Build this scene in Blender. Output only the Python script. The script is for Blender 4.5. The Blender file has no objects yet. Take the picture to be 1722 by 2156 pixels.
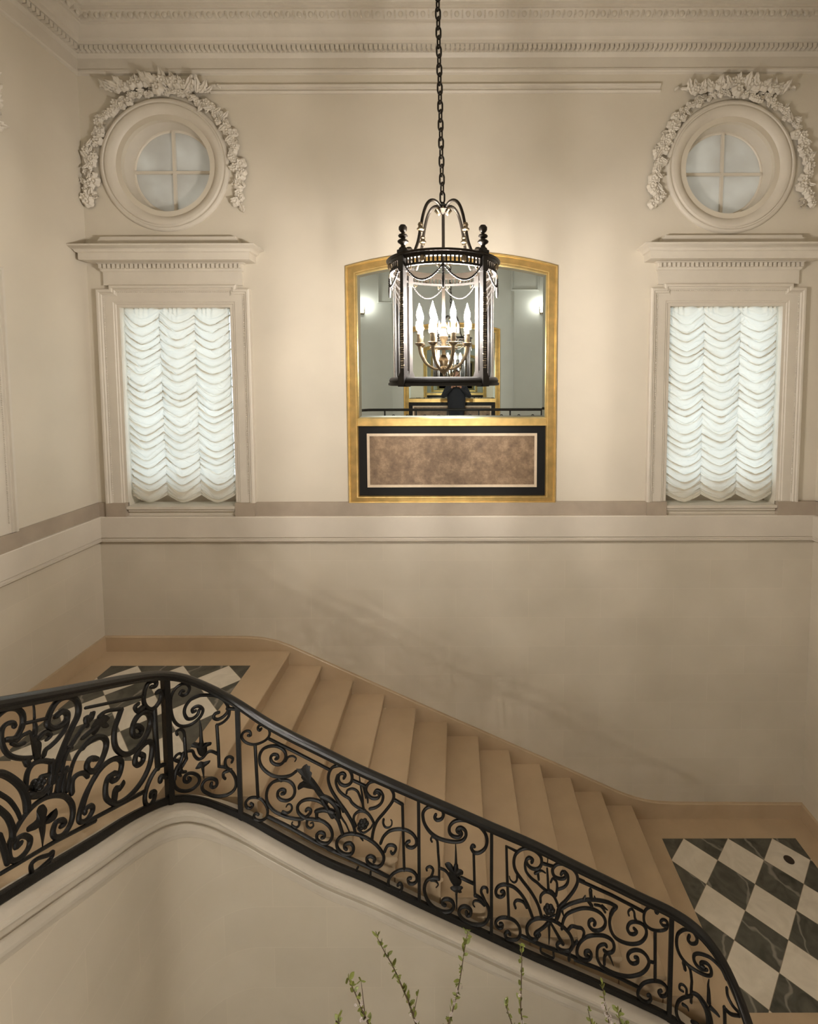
import bpy, bmesh, math, random
from mathutils import Vector, Matrix, noise
random.seed(7)
S = bpy.context.scene
COL = S.collection
PI = math.pi
# ------------------------------------------------------------------ camera
W, H = 1722, 2156
F, CX, CY = 1019.543, 960.337, 868.361
B = ((0.9999967661743119, -0.0004231762103679072, 0.0025077007025722325),
     (0.00026560229157897384, 0.9980445296205205, 0.06250637047514922),
     (-0.0025292481771092786, -0.0625055022893895, 0.9980414145150539))
cam_d = bpy.data.cameras.new('camera'); cam = bpy.data.objects.new('camera', cam_d); COL.objects.link(cam)
cam.matrix_world = Matrix(((B[0][0], B[0][2], -B[0][1], 0), (B[1][0], B[1][2], -B[1][1], 0), (B[2][0], B[2][2], -B[2][1], 0), (0, 0, 0, 1)))
cam_d.sensor_fit = 'VERTICAL'; cam_d.sensor_height = 24; cam_d.lens = F / H * 24
cam_d.shift_x = (W / 2 - CX) / H; cam_d.shift_y = (CY - H / 2) / H
cam_d.clip_start = 0.02
S.camera = cam
# ------------------------------------------------------------------ sky and exposure
wd = bpy.data.worlds.new('world'); S.world = wd; wd.use_nodes = True
wd.node_tree.nodes['Background'].inputs[0].default_value = (0.80, 0.90, 1.0, 1)
wd.node_tree.nodes['Background'].inputs[1].default_value = 1.6
S.view_settings.view_transform = 'Standard'; S.view_settings.look = 'None'
S.view_settings.exposure = 1.36; S.view_settings.gamma = 1; S.view_settings.use_curve_mapping = False
BULB = 800.0       # emission of the lantern candle bulbs
SCONCE = 130.0
HALL_FILL = 500.0     # emission of the added, unseen fill lamps brightening the lower stairwell
#    # emission of the wall sconce bulbs

def ray(x, y):
    c = ((x - CX) / F, 1.0, -(y - CY) / F)
    return Vector([sum(B[i][j] * c[j] for j in range(3)) for i in range(3)])
def onY(x, y, Y):
    d = ray(x, y); return d * (Y / d.y)

# ------------------------------------------------------------------ materials
def mat(name):
    m = bpy.data.materials.new(name); m.use_nodes = True
    nt = m.node_tree; b = nt.nodes['Principled BSDF']; return m, nt, b
def N(nt, t, **k):
    n = nt.nodes.new(t)
    for a, v in k.items():
        if a.startswith('i_'): n.inputs[int(a[2:])].default_value = v
        else: setattr(n, a, v)
    return n
def simple(name, col, rough=.6, metal=0., bump=0., bscale=60., var=0., vscale=3., detail=4):
    m, nt, b = mat(name); L = nt.links.new
    b.inputs['Base Color'].default_value = (*col, 1); b.inputs['Roughness'].default_value = rough; b.inputs['Metallic'].default_value = metal
    tc = N(nt, 'ShaderNodeNewGeometry')
    if var:
        no = N(nt, 'ShaderNodeTexNoise'); no.inputs['Scale'].default_value = vscale; no.inputs['Detail'].default_value = detail
        L(tc.outputs['Position'], no.inputs['Vector'])
        r = N(nt, 'ShaderNodeValToRGB'); r.color_ramp.elements[0].position = .3; r.color_ramp.elements[1].position = .7
        r.color_ramp.elements[0].color = (*[c * (1 - var) for c in col], 1); r.color_ramp.elements[1].color = (*[min(1, c * (1 + var)) for c in col], 1)
        L(no.outputs['Fac'], r.inputs['Fac']); L(r.outputs['Color'], b.inputs['Base Color'])
    if bump:
        n2 = N(nt, 'ShaderNodeTexNoise'); n2.inputs['Scale'].default_value = bscale; n2.inputs['Detail'].default_value = 5
        L(tc.outputs['Position'], n2.inputs['Vector'])
        bp = N(nt, 'ShaderNodeBump'); bp.inputs['Strength'].default_value = bump; bp.inputs['Distance'].default_value = .004
        L(n2.outputs['Fac'], bp.inputs['Height']); L(bp.outputs['Normal'], b.inputs['Normal'])
    return m
PL = (.62, .56, .455)
plaster = simple('cream_plaster', PL, .62, var=.05, vscale=1.1, bump=.12, bscale=40)
trimm = simple('cream_moulding', (.62, .565, .475), .5, var=.03, vscale=5, bump=.1, bscale=60)
ornm = simple('carved_plaster', (.64, .585, .495), .55, var=.05, vscale=14, bump=.3, bscale=90)
taupe = simple('taupe_stone', (.37, .305, .235), .5, var=.10, vscale=4, bump=.2, bscale=50)
beltm = simple('belt_stone', (.60, .54, .45), .5, var=.04, vscale=3, bump=.1, bscale=50)
tan = simple('tan_limestone', (.48, .36, .23), .42, var=.07, vscale=3.2, detail=8, bump=.12, bscale=70)
curbm = simple('curb_stone', (.60, .545, .455), .42, var=.05, vscale=4, bump=.12, bscale=60)
iron = simple('black_iron', (.005, .0045, .004), .45, bump=.35, bscale=120)
iron.node_tree.nodes['Principled BSDF'].inputs['Specular IOR Level'].default_value = .35
railm = simple('dark_handrail', (.006, .0055, .005), .32, metal=.0, bump=.12, bscale=80)
bronze = simple('dark_bronze', (.022, .017, .012), .38, metal=.6, bump=.2, bscale=150)
black_br = simple('blackened_bronze', (.010, .008, .006), .6, metal=.2, bump=.2, bscale=150)
brass = simple('aged_brass', (.26, .21, .14), .34, metal=1., var=.2, vscale=60)
gold = simple('gold_leaf', (.74, .515, .20), .36, metal=.85, var=.16, vscale=9, bump=.25, bscale=80)
blackp = simple('black_lacquer', (.007, .0065, .006), .5)
blackp.node_tree.nodes['Principled BSDF'].inputs['Specular IOR Level'].default_value = .2
creampaint = simple('cream_inlay', (.62, .50, .36), .5, var=.06, vscale=20)
chalk = simple('candle_sleeve', (.82, .78, .68), .45)
white_paint = simple('window_paint', (.66, .60, .50), .45)
navy = simple('navy_wool', (.012, .014, .020), .85, bump=.3, bscale=200)
skin = simple('skin', (.48, .25, .17), .5)
hairm = simple('brown_hair', (.05, .03, .02), .6)
phonem = simple('black_phone', (.01, .01, .012), .2)
bark = simple('twig_bark', (.09, .055, .03), .8)
leafm = simple('leaf_green', (.17, .19, .035), .5, var=.25, vscale=40)
petal = simple('blossom_pink', (.52, .45, .41), .6)
vasem = simple('white_glaze', (.6, .6, .56), .25)
hole = simple('dark_brass_socket', (.03, .018, .010), .5)
greywall = simple('grey_panelling', (.50, .52, .49), .55, var=.02)

def ashlar():
    m, nt, b = mat('ashlar_plaster'); L = nt.links.new
    g = N(nt, 'ShaderNodeNewGeometry'); s = N(nt, 'ShaderNodeSeparateXYZ'); c = N(nt, 'ShaderNodeCombineXYZ')
    L(g.outputs['Position'], s.inputs[0])
    ad = N(nt, 'ShaderNodeMath', operation='ADD'); L(s.outputs[0], ad.inputs[0]); L(s.outputs[1], ad.inputs[1])
    L(ad.outputs[0], c.inputs[0]); L(s.outputs[2], c.inputs[1])
    br = N(nt, 'ShaderNodeTexBrick'); br.inputs['Scale'].default_value = 1; br.inputs['Mortar Size'].default_value = .003
    br.inputs['Brick Width'].default_value = .86; br.inputs['Row Height'].default_value = .35; br.inputs['Mortar Smooth'].default_value = .5
    br.inputs['Color1'].default_value = (*PL, 1); br.inputs['Color2'].default_value = (*[x * .96 for x in PL], 1); br.inputs['Mortar'].default_value = (*[x * 1.06 for x in PL], 1)
    L(c.outputs[0], br.inputs['Vector'])
    no = N(nt, 'ShaderNodeTexNoise'); no.inputs['Scale'].default_value = 1.4; no.inputs['Detail'].default_value = 8; L(g.outputs['Position'], no.inputs['Vector'])
    r = N(nt, 'ShaderNodeValToRGB'); r.color_ramp.elements[0].position = .3; r.color_ramp.elements[1].position = .72
    r.color_ramp.elements[0].color = (.90, .89, .87, 1); r.color_ramp.elements[1].color = (1.04, 1.03, 1.02, 1); L(no.outputs['Fac'], r.inputs['Fac'])
    mx = N(nt, 'ShaderNodeMix', data_type='RGBA', blend_type='MULTIPLY'); mx.inputs[0].default_value = 1
    L(br.outputs['Color'], mx.inputs[6]); L(r.outputs['Color'], mx.inputs[7]); L(mx.outputs[2], b.inputs['Base Color'])
    b.inputs['Roughness'].default_value = .5
    bp = N(nt, 'ShaderNodeBump'); bp.inputs['Strength'].default_value = .15; bp.inputs['Distance'].default_value = .002; bp.invert = True
    L(br.outputs['Fac'], bp.inputs['Height']); L(bp.outputs['Normal'], b.inputs['Normal'])
    return m
ashl = ashlar()

def tiles(name, ox, oy, d=.5145):
    m, nt, b = mat(name); L = nt.links.new
    g = N(nt, 'ShaderNodeNewGeometry'); s = N(nt, 'ShaderNodeSeparateXYZ'); L(g.outputs['Position'], s.inputs[0])
    def M(op, a, bb=None):
        n = N(nt, 'ShaderNodeMath', operation=op)
        for i, v in enumerate((a, bb)):
            if v is None: continue
            if isinstance(v, (int, float)): n.inputs[i].default_value = v
            else: L(v, n.inputs[i])
        return n.outputs[0]
    X = M('SUBTRACT', s.outputs[0], ox); Y = M('SUBTRACT', s.outputs[1], oy)
    u = M('DIVIDE', M('ADD', X, Y), d); v = M('DIVIDE', M('SUBTRACT', X, Y), d)
    fu = M('FLOOR', u); fv = M('FLOOR', v)
    par = M('FLOORED_MODULO', M('ADD', fu, fv), 2.0)
    # joints
    du = M('MINIMUM', M('FRACT', u), M('SUBTRACT', 1.0, M('FRACT', u))); dv = M('MINIMUM', M('FRACT', v), M('SUBTRACT', 1.0, M('FRACT', v)))
    joint = M('LESS_THAN', M('MINIMUM', du, dv), .006)
    # per tile offset of the marble pattern
    cm = N(nt, 'ShaderNodeCombineXYZ'); L(M('ADD', M('MULTIPLY', fu, 7.3), s.outputs[0]), cm.inputs[0]); L(M('ADD', M('MULTIPLY', fv, 5.1), s.outputs[1]), cm.inputs[1])
    no = N(nt, 'ShaderNodeTexNoise'); no.inputs['Scale'].default_value = 5; no.inputs['Detail'].default_value = 9; no.inputs['Distortion'].default_value = 1.4; L(cm.outputs[0], no.inputs['Vector'])
    dark = N(nt, 'ShaderNodeValToRGB'); e = dark.color_ramp.elements
    e[0].position = .3; e[0].color = (.036, .037, .028, 1); e[1].position = .7; e[1].color = (.115, .108, .085, 1); L(no.outputs['Fac'], dark.inputs['Fac'])
    wv = N(nt, 'ShaderNodeTexWave'); wv.inputs['Scale'].default_value = .9; wv.inputs['Distortion'].default_value = 9; wv.inputs['Detail'].default_value = 4; wv.inputs['Detail Scale'].default_value = 1.3
    L(cm.outputs[0], wv.inputs['Vector'])
    vr = N(nt, 'ShaderNodeValToRGB'); e = vr.color_ramp.elements; e[0].position = .975; e[0].color = (0, 0, 0, 1); e[1].position = 1; e[1].color = (.6, .6, .6, 1); L(wv.outputs['Fac'], vr.inputs['Fac'])
    mv = N(nt, 'ShaderNodeMix', data_type='RGBA'); L(vr.outputs['Color'], mv.inputs[0]); L(dark.outputs['Color'], mv.inputs[6]); mv.inputs[7].default_value = (.33, .30, .25, 1)
    lt = N(nt, 'ShaderNodeValToRGB'); e = lt.color_ramp.elements; e[0].position = .3; e[0].color = (.62, .56, .455, 1); e[1].position = .7; e[1].color = (.74, .675, .56, 1); L(no.outputs['Fac'], lt.inputs['Fac'])
    mx = N(nt, 'ShaderNodeMix', data_type='RGBA'); L(par, mx.inputs[0]); L(lt.outputs['Color'], mx.inputs[6]); L(mv.outputs[2], mx.inputs[7])
    mj = N(nt, 'ShaderNodeMix', data_type='RGBA'); L(joint, mj.inputs[0]); L(mx.outputs[2], mj.inputs[6]); mj.inputs[7].default_value = (.28, .22, .15, 1)
    L(mj.outputs[2], b.inputs['Base Color']); b.inputs['Roughness'].default_value = .28
    return m
tileU = tiles('marble_tiles_upper', -2.830, 5.015)
tileL = tiles('marble_tiles_lower', 2.373, 5.056)
tileN = tiles('marble_tiles_near', 0.0, 0.0)

def parchment():
    m, nt, b = mat('mottled_parchment'); L = nt.links.new
    g = N(nt, 'ShaderNodeNewGeometry')
    n1 = N(nt, 'ShaderNodeTexNoise'); n1.inputs['Scale'].default_value = 7.5; n1.inputs['Detail'].default_value = 12; n1.inputs['Roughness'].default_value = .8; n1.inputs['Distortion'].default_value = .15
    L(g.outputs['Position'], n1.inputs['Vector'])
    r = N(nt, 'ShaderNodeValToRGB'); e = r.color_ramp.elements
    e[0].position = .32; e[0].color = (.085, .052, .03, 1); e[1].position = .68; e[1].color = (.36, .25, .155, 1)
    k = e.new(.5); k.color = (.19, .122, .068, 1)
    L(n1.outputs['Fac'], r.inputs['Fac']); L(r.outputs['Color'], b.inputs['Base Color']); b.inputs['Roughness'].default_value = .45
    return m
parch = parchment()
def glassy(name, tint, fr=.06, refl=.9):
    m, nt, b = mat(name); L = nt.links.new; nt.nodes.remove(b); out = nt.nodes['Material Output']
    t = N(nt, 'ShaderNodeBsdfTransparent'); t.inputs[0].default_value = (*tint, 1)
    gl = N(nt, 'ShaderNodeBsdfGlossy'); gl.inputs['Roughness'].default_value = .02; gl.inputs[0].default_value = (refl, refl, refl, 1)
    f = N(nt, 'ShaderNodeFresnel'); f.inputs[0].default_value = 1.22
    mx = N(nt, 'ShaderNodeMixShader'); L(f.outputs[0], mx.inputs[0]); L(t.outputs[0], mx.inputs[1]); L(gl.outputs[0], mx.inputs[2]); L(mx.outputs[0], out.inputs[0])
    return m
lglass = glassy('lantern_glass', (.96, .96, .97))
wglass = glassy('window_glass', (.9, .93, .93))
def frosted():
    m, nt, b = mat('hazy_pane'); L = nt.links.new; nt.nodes.remove(b); out = nt.nodes['Material Output']
    g = N(nt, 'ShaderNodeNewGeometry'); no = N(nt, 'ShaderNodeTexNoise'); no.inputs['Scale'].default_value = 2.2; no.inputs['Detail'].default_value = 3; L(g.outputs['Position'], no.inputs['Vector'])
    r = N(nt, 'ShaderNodeValToRGB'); r.color_ramp.elements[0].color = (.21, .195, .17, 1); r.color_ramp.elements[1].color = (.30, .285, .255, 1); r.color_ramp.elements[0].position = .35; r.color_ramp.elements[1].position = .65
    L(no.outputs['Fac'], r.inputs['Fac'])
    t = N(nt, 'ShaderNodeBsdfTranslucent'); L(r.outputs['Color'], t.inputs[0])
    d = N(nt, 'ShaderNodeBsdfDiffuse'); d.inputs[0].default_value = (.30, .29, .27, 1)
    gl = N(nt, 'ShaderNodeBsdfGlossy'); gl.inputs['Roughness'].default_value = .08
    m1 = N(nt, 'ShaderNodeAddShader'); L(t.outputs[0], m1.inputs[0]); L(d.outputs[0], m1.inputs[1])
    m2 = N(nt, 'ShaderNodeMixShader'); m2.inputs[0].default_value = .07; L(m1.outputs[0], m2.inputs[1]); L(gl.outputs[0], m2.inputs[2]); L(m2.outputs[0], out.inputs[0])
    return m
hazy = frosted()
def cloth():
    m, nt, b = mat('white_silk'); L = nt.links.new; nt.nodes.remove(b); out = nt.nodes['Material Output']
    d = N(nt, 'ShaderNodeBsdfDiffuse'); d.inputs[0].default_value = (.78, .71, .58, 1)
    t = N(nt, 'ShaderNodeBsdfTranslucent'); t.inputs[0].default_value = (.80, .80, .74, 1)
    mx = N(nt, 'ShaderNodeMixShader'); mx.inputs[0].default_value = .42; L(d.outputs[0], mx.inputs[1]); L(t.outputs[0], mx.inputs[2]); L(mx.outputs[0], out.inputs[0])
    return m
silk = cloth()
def mirror_m():
    m, nt, b = mat('mirror_silvering'); b.inputs['Base Color'].default_value = (.72, .77, .74, 1); b.inputs['Metallic'].default_value = 1; b.inputs['Roughness'].default_value = .012
    return m
silver = mirror_m()
def emit(name, col, s):
    m, nt, b = mat(name); nt.nodes.remove(b); e = N(nt, 'ShaderNodeEmission'); e.inputs[0].default_value = (*col, 1); e.inputs[1].default_value = s
    nt.links.new(e.outputs[0], nt.nodes['Material Output'].inputs[0]); return m
bulbm = emit('glowing_bulb', (1, .93, .86), BULB)
fillbulbm = emit('added_fill_bulb', (1, .93, .86), HALL_FILL)
sbulbm = emit('glowing_sconce_bulb', (1, .93, .86), SCONCE)

# ------------------------------------------------------------------ mesh helpers
class MB:
    def __init__(s): s.v = []; s.f = []
    def add(s, vs, fs):
        o = len(s.v); s.v += [tuple(v) for v in vs]; s.f += [tuple(i + o for i in f) for f in fs]; return s
    def box(s, x0, x1, y0, y1, z0, z1):
        v = [(x, y, z) for x in (x0, x1) for y in (y0, y1) for z in (z0, z1)]
        return s.add(v, [(0, 1, 3, 2), (4, 6, 7, 5), (0, 4, 5, 1), (2, 3, 7, 6), (0, 2, 6, 4), (1, 5, 7, 3)])
    def prism(s, poly, y0, y1):          # polygon in XZ, extruded in Y
        n = len(poly); v = [(p[0], y0, p[1]) for p in poly] + [(p[0], y1, p[1]) for p in poly]
        return s.add(v, [tuple(range(n)), tuple(range(2 * n - 1, n - 1, -1))] + [(i, i + n, (i + 1) % n + n, (i + 1) % n) for i in range(n)])
    def prism_x(s, poly, x0, x1):        # polygon in YZ, extruded in X
        n = len(poly); v = [(x0, p[0], p[1]) for p in poly] + [(x1, p[0], p[1]) for p in poly]
        return s.add(v, [tuple(range(n)), tuple(range(2 * n - 1, n - 1, -1))] + [(i, i + n, (i + 1) % n + n, (i + 1) % n) for i in range(n)])
    def lathe(s, prof, c=(0, 0, 0), n=24):
        o = []
        for r, z in prof:
            for k in range(n):
                a = 2 * PI * k / n; o.append((c[0] + r * math.cos(a), c[1] + r * math.sin(a), c[2] + z))
        fs = [(j * n + k, j * n + (k + 1) % n, (j + 1) * n + (k + 1) % n, (j + 1) * n + k) for j in range(len(prof) - 1) for k in range(n)]
        fs += [tuple(range(n - 1, -1, -1)), tuple((len(prof) - 1) * n + k for k in range(n))]
        return s.add(o, fs)
    def tube(s, pts, rad, n=8, squash=1.0, ball=True):
        pts = [Vector(p) for p in pts]
        if len(pts) < 2: return s
        if not hasattr(rad, '__len__'): rad = [rad] * len(pts)
        rings = []; up = None
        for i, p in enumerate(pts):
            t = (pts[min(i + 1, len(pts) - 1)] - pts[max(i - 1, 0)])
            if t.length < 1e-9: t = Vector((0, 0, 1))
            t.normalize()
            if up is None:
                up = Vector((0, 1, 0)) if abs(t.y) < .9 else Vector((0, 0, 1))
            up = up - t * up.dot(t)
            if up.length < 1e-6: up = t.orthogonal()
            up.normalize(); sd = t.cross(up)
            rings.append((p, t, up.copy(), sd))
        o = []; R = []
        def ring(p, u, sd, r): return [p + u * (math.cos(2 * PI * k / n) * r * squash) + sd * (math.sin(2 * PI * k / n) * r) for k in range(n)]
        if ball:
            p, t, u, sd = rings[0]; r = rad[0]; R.append(ring(p - t * r * .7, u, sd, r * .6))
        for (p, t, u, sd), r in zip(rings, rad): R.append(ring(p, u, sd, r))
        if ball:
            p, t, u, sd = rings[-1]; r = rad[-1]; R.append(ring(p + t * r * .7, u, sd, r * .6))
        for q in R: o += q
        fs = [(j * n + k, j * n + (k + 1) % n, (j + 1) * n + (k + 1) % n, (j + 1) * n + k) for j in range(len(R) - 1) for k in range(n)]
        fs += [tuple(range(n - 1, -1, -1)), tuple((len(R) - 1) * n + k for k in range(n))]
        return s.add(o, fs)
    def ball(s, c, r, n=10, m=7, sz=1, sy=1, sx=1):
        prof = []
        o = []
        for j in range(m + 1):
            ph = PI * j / m
            for k in range(n):
                a = 2 * PI * k / n; o.append((c[0] + sx * r * math.sin(ph) * math.cos(a), c[1] + sy * r * math.sin(ph) * math.sin(a), c[2] + sz * r * math.cos(ph)))
        return s.add(o, [(j * n + k, (j + 1) * n + k, (j + 1) * n + (k + 1) % n, j * n + (k + 1) % n) for j in range(m) for k in range(n)])
    def mesh(s, name, off=(0, 0, 0), smooth=True, ang=35):
        me = bpy.data.meshes.new(name); ox, oy, oz = off
        me.from_pydata([(x - ox, y - oy, z - oz) for x, y, z in s.v], [], s.f)
        bm = bmesh.new(); bm.from_mesh(me); bmesh.ops.remove_doubles(bm, verts=bm.verts, dist=1e-6); bmesh.ops.recalc_face_normals(bm, faces=bm.faces)
        bm.to_mesh(me); bm.free()
        if smooth:
            for p in me.polygons: p.use_smooth = True
            me.set_sharp_from_angle(angle=math.radians(ang))
        return me
    def build(s, name, m, parent=None, smooth=True, ang=35, loc=None):
        off = (0, 0, 0)
        if parent is not None:
            off = wloc(parent)
        elif loc is not None: off = loc
        me = s.mesh(name, off if loc is None else tuple(loc), smooth, ang); me.materials.append(m)
        o = bpy.data.objects.new(name, me); COL.objects.link(o)
        if parent is not None:
            o.parent = parent
            if loc is not None: o.location = Vector(loc) - Vector(off)
        elif loc is not None: o.location = loc
        return o
def wloc(o):
    v = Vector((0, 0, 0))
    while o is not None: v += o.location; o = o.parent
    return tuple(v)
def empty(name, loc, label, cat, group=None):
    o = bpy.data.objects.new(name, None); COL.objects.link(o); o.location = loc; o.empty_display_size = .1
    o['label'] = label; o['category'] = cat
    if group: o['group'] = group
    return o
def tag(o, label, cat, group=None):
    o['label'] = label; o['category'] = cat
    if group: o['group'] = group
    return o
def struct(mb, name, m, **k):
    o = mb.build(name, m, **k); o['kind'] = 'structure'; return o
def copy_part(src, parent, loc=None, rot=None, scale=None):
    o = src.copy(); COL.objects.link(o); o.parent = parent
    if loc is not None: o.location = loc
    if rot is not None: o.rotation_euler = rot
    if scale is not None: o.scale = scale
    return o
def crom(pts, k=6):
    if len(pts) < 3: return [tuple(p) for p in pts]
    P = [pts[0]] + list(pts) + [pts[-1]]; out = []
    for i in range(1, len(P) - 2):
        a, b, c, d = P[i - 1:i + 3]
        for j in range(k):
            t = j / k; out.append(tuple(.5 * ((2 * b[m]) + (-a[m] + c[m]) * t + (2 * a[m] - 5 * b[m] + 4 * c[m] - d[m]) * t * t + (-a[m] + 3 * b[m] - 3 * c[m] + d[m]) * t ** 3) for m in range(len(b))))
    out.append(tuple(pts[-1])); return out
def sweep2d(mb, path, prof, y0, sgn=-1, closed=False):
    """path in XZ; prof = [(offset to the left-hand normal, protrusion)], mitred."""
    n = len(path); rows = []
    for i in range(n):
        p = Vector(path[i]); a = Vector(path[i - 1]) if (i > 0 or closed) else None; b = Vector(path[(i + 1) % n]) if (i < n - 1 or closed) else None
        d1 = (p - a).normalized() if a is not None else None; d2 = (b - p).normalized() if b is not None else None
        if d1 is None: d1 = d2
        if d2 is None: d2 = d1
        n1 = Vector((-d1.y, d1.x)); n2 = Vector((-d2.y, d2.x)); m = (n1 + n2); m = m / max(.2, m.dot(n1))
        rows.append([(p.x + m.x * o, y0 + sgn * pr, p.y + m.y * o) for o, pr in prof])
    k = len(prof); vs = [v for r in rows for v in r]
    fs = [(i * k + j, i * k + j + 1, ((i + 1) % n) * k + j + 1, ((i + 1) % n) * k + j) for i in range(n if closed else n - 1) for j in range(k - 1)]
    if not closed: fs += [tuple(range(k)), tuple((n - 1) * k + j for j in range(k - 1, -1, -1))]
    mb.add(vs, fs)

# ------------------------------------------------------------------ room shell
XL, XR, YB, YF = -4.2, 4.2, 5.6, -1.0
ZU, ZD, ZN, ZG, ZC = -3.187, -5.307, -1.60, -7.43, 4.12
RISE = (ZU * -1 + ZD * -1 - 2 * -ZU) / 12 if False else (ZU - ZD) / 12
WINL, WINR = (-3.845, -2.575), (2.440, 3.732)
WZ0, WZ1 = -1.50, .862
OCL, OCR = (-3.26, 2.433), (3.083, 2.395)
OR_ = .50

def circ(c, r, n=64): return [(c[0] + r * math.cos(2 * PI * k / n), c[1] + r * math.sin(2 * PI * k / n)) for k in range(n)]
def wall_with_holes(name, rect, holes, y0, y1, m):
    bm = bmesh.new()
    for y in (y0, y1):
        es = []
        for loop in [rect] + holes:
            vs = [bm.verts.new((p[0], y, p[1])) for p in loop]
            es += [bm.edges.new((vs[i], vs[(i + 1) % len(vs)])) for i in range(len(vs))]
        bmesh.ops.triangle_fill(bm, edges=es, use_beauty=True)
    for loop in [rect] + holes:
        a = [bm.verts.new((p[0], y0, p[1])) for p in loop]; b = [bm.verts.new((p[0], y1, p[1])) for p in loop]
        for i in range(len(a)): j = (i + 1) % len(a); bm.faces.new((a[i], a[j], b[j], b[i]))
    bmesh.ops.remove_doubles(bm, verts=bm.verts, dist=1e-6); bmesh.ops.recalc_face_normals(bm, faces=bm.faces)
    me = bpy.data.meshes.new(name); bm.to_mesh(me); bm.free(); me.materials.append(m)
    o = bpy.data.objects.new(name, me); COL.objects.link(o); o['kind'] = 'structure'; return o
ZB = -1.70   # change from upper plaster to ashlar, hidden behind the stone belt
wall_with_holes('wall_back', [(XL - .3, ZB), (XR + .3, ZB), (XR + .3, ZC), (XL - .3, ZC)],
                [[(WINL[0], WZ0), (WINL[1], WZ0), (WINL[1], WZ1), (WINL[0], WZ1)], [(WINR[0], WZ0), (WINR[1], WZ0), (WINR[1], WZ1), (WINR[0], WZ1)], circ(OCL, OR_), circ(OCR, OR_)], YB, YB + .34, plaster)
struct(MB().box(XL - .3, XR + .3, YB, YB + .3, ZG, ZB), 'wall_back_lower', ashl, smooth=False)
struct(MB().box(XL - .3, XL, YF, YB, ZB, ZC), 'wall_left', plaster, smooth=False)
struct(MB().box(XL - .3, XL, YF, YB, ZG, ZB), 'wall_left_lower', ashl, smooth=False)
struct(MB().box(XR, XR + .3, YF, YB, ZB, ZC), 'wall_right', plaster, smooth=False)
struct(MB().box(XR, XR + .3, YF, YB, ZG, ZB), 'wall_right_lower', ashl, smooth=False)
struct(MB().box(XL - .3, XR + .3, YF - .3, YF, ZG, ZC), 'wall_front', greywall, smooth=False)
struct(MB().box(XL - .3, XR + .3, YF - .3, YB + .34, ZC, ZC + .2), 'ceiling', plaster, smooth=False)
struct(MB().box(XL - .3, XR + .3, YF - .3, YB + .3, ZG - .2, ZG), 'floor', tileN, smooth=False)

# cornice all round
def ring_sweep(prof, name, m, x0=XL, x1=XR, y0=YF, y1=YB):
    mb = MB(); cs = [(x0, y0, 1, 1), (x1, y0, -1, 1), (x1, y1, -1, -1), (x0, y1, 1, -1)]
    vs = []
    for cx, cy, sx, sy in cs: vs += [(cx + sx * p, cy + sy * p, z) for p, z in prof]
    k = len(prof); fs = [(i * k + j, i * k + j + 1, ((i + 1) % 4) * k + j + 1, ((i + 1) % 4) * k + j) for i in range(4) for j in range(k - 1)]
    mb.add(vs, fs); return struct(mb, name, m, ang=25)
corn = [(-.01, 3.40), (.025, 3.415), (.035, 3.43), (.035, 3.45), (.02, 3.455), (.02, 3.575), (.035, 3.59), (.045, 3.605), (.05, 3.61), (.05, 3.672), (.11, 3.674), (.115, 3.70), (.14, 3.715),
        (.145, 3.735), (.155, 3.76), (.175, 3.785), (.21, 3.805), (.215, 3.82), (.225, 3.822), (.235, 3.825), (.255, 3.85), (.29, 3.878), (.30, 3.885), (.30, 3.90), (.33, 3.905), (.335, 3.93), (.37, 3.96), (.43, 3.985), (.44, 4.00), (.44, 4.04), (.5, 4.06), (.5, 4.13), (-.01, 4.13)]
ring_sweep(corn, 'trim_1', trimm)
mb = MB()
def along(fn, step, p):
    x = XL + p + step / 2
    while x < XR - p: fn(x, YB - p, (1, 0)); x += step
    y = YB - p - step / 2
    while y > .6: fn(XL + p, y, (0, 1)); y -= step
    y = YB - p - step / 2
    while y > 3.5: fn(XR - p, y, (0, -1)); y -= step
def leafdent(x, y, d):
    if d[0]: mb.prism([(x - .020, 3.672), (x - .020, 3.63), (x, 3.612), (x + .020, 3.63), (x + .020, 3.672)], y, y - .045)
    else:
        s = d[1]; mb.prism_x([(y - .020, 3.672), (y - .020, 3.63), (y, 3.612), (y + .020, 3.63), (y + .020, 3.672)], x, x + s * .045)
along(leafdent, .0525, .05)
struct(mb, 'trim_2', trimm, smooth=False)
mb = MB()
def egg(x, y, d):
    s = (0, -1) if d[0] else (d[1], 0)
    mb.ball((x + s[0] * .012, y + s[1] * .012, 3.853), .034, 8, 6, sz=1.0, sx=.75 if d[0] else .5, sy=.5 if d[0] else .75)
    if d[0]: mb.box(x + .052, x + .066, y - .03, y + .02, 3.83, 3.885)
    else: mb.box(x - .02, x + .03, y + .052, y + .066, 3.83, 3.885)
along(egg, .118, .262)
struct(mb, 'trim_3', trimm)
# long panel moulding between the garlands
mb = MB(); sweep2d(mb, [(-2.72, 3.20), (2.27, 3.20)], [(0, 0), (0, .018), (.022, .03), (.03, .014), (.055, .014), (.062, .034), (.085, .04), (.10, .02), (.10, 0)], YB)
struct(mb, 'trim_4', trimm)
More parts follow.
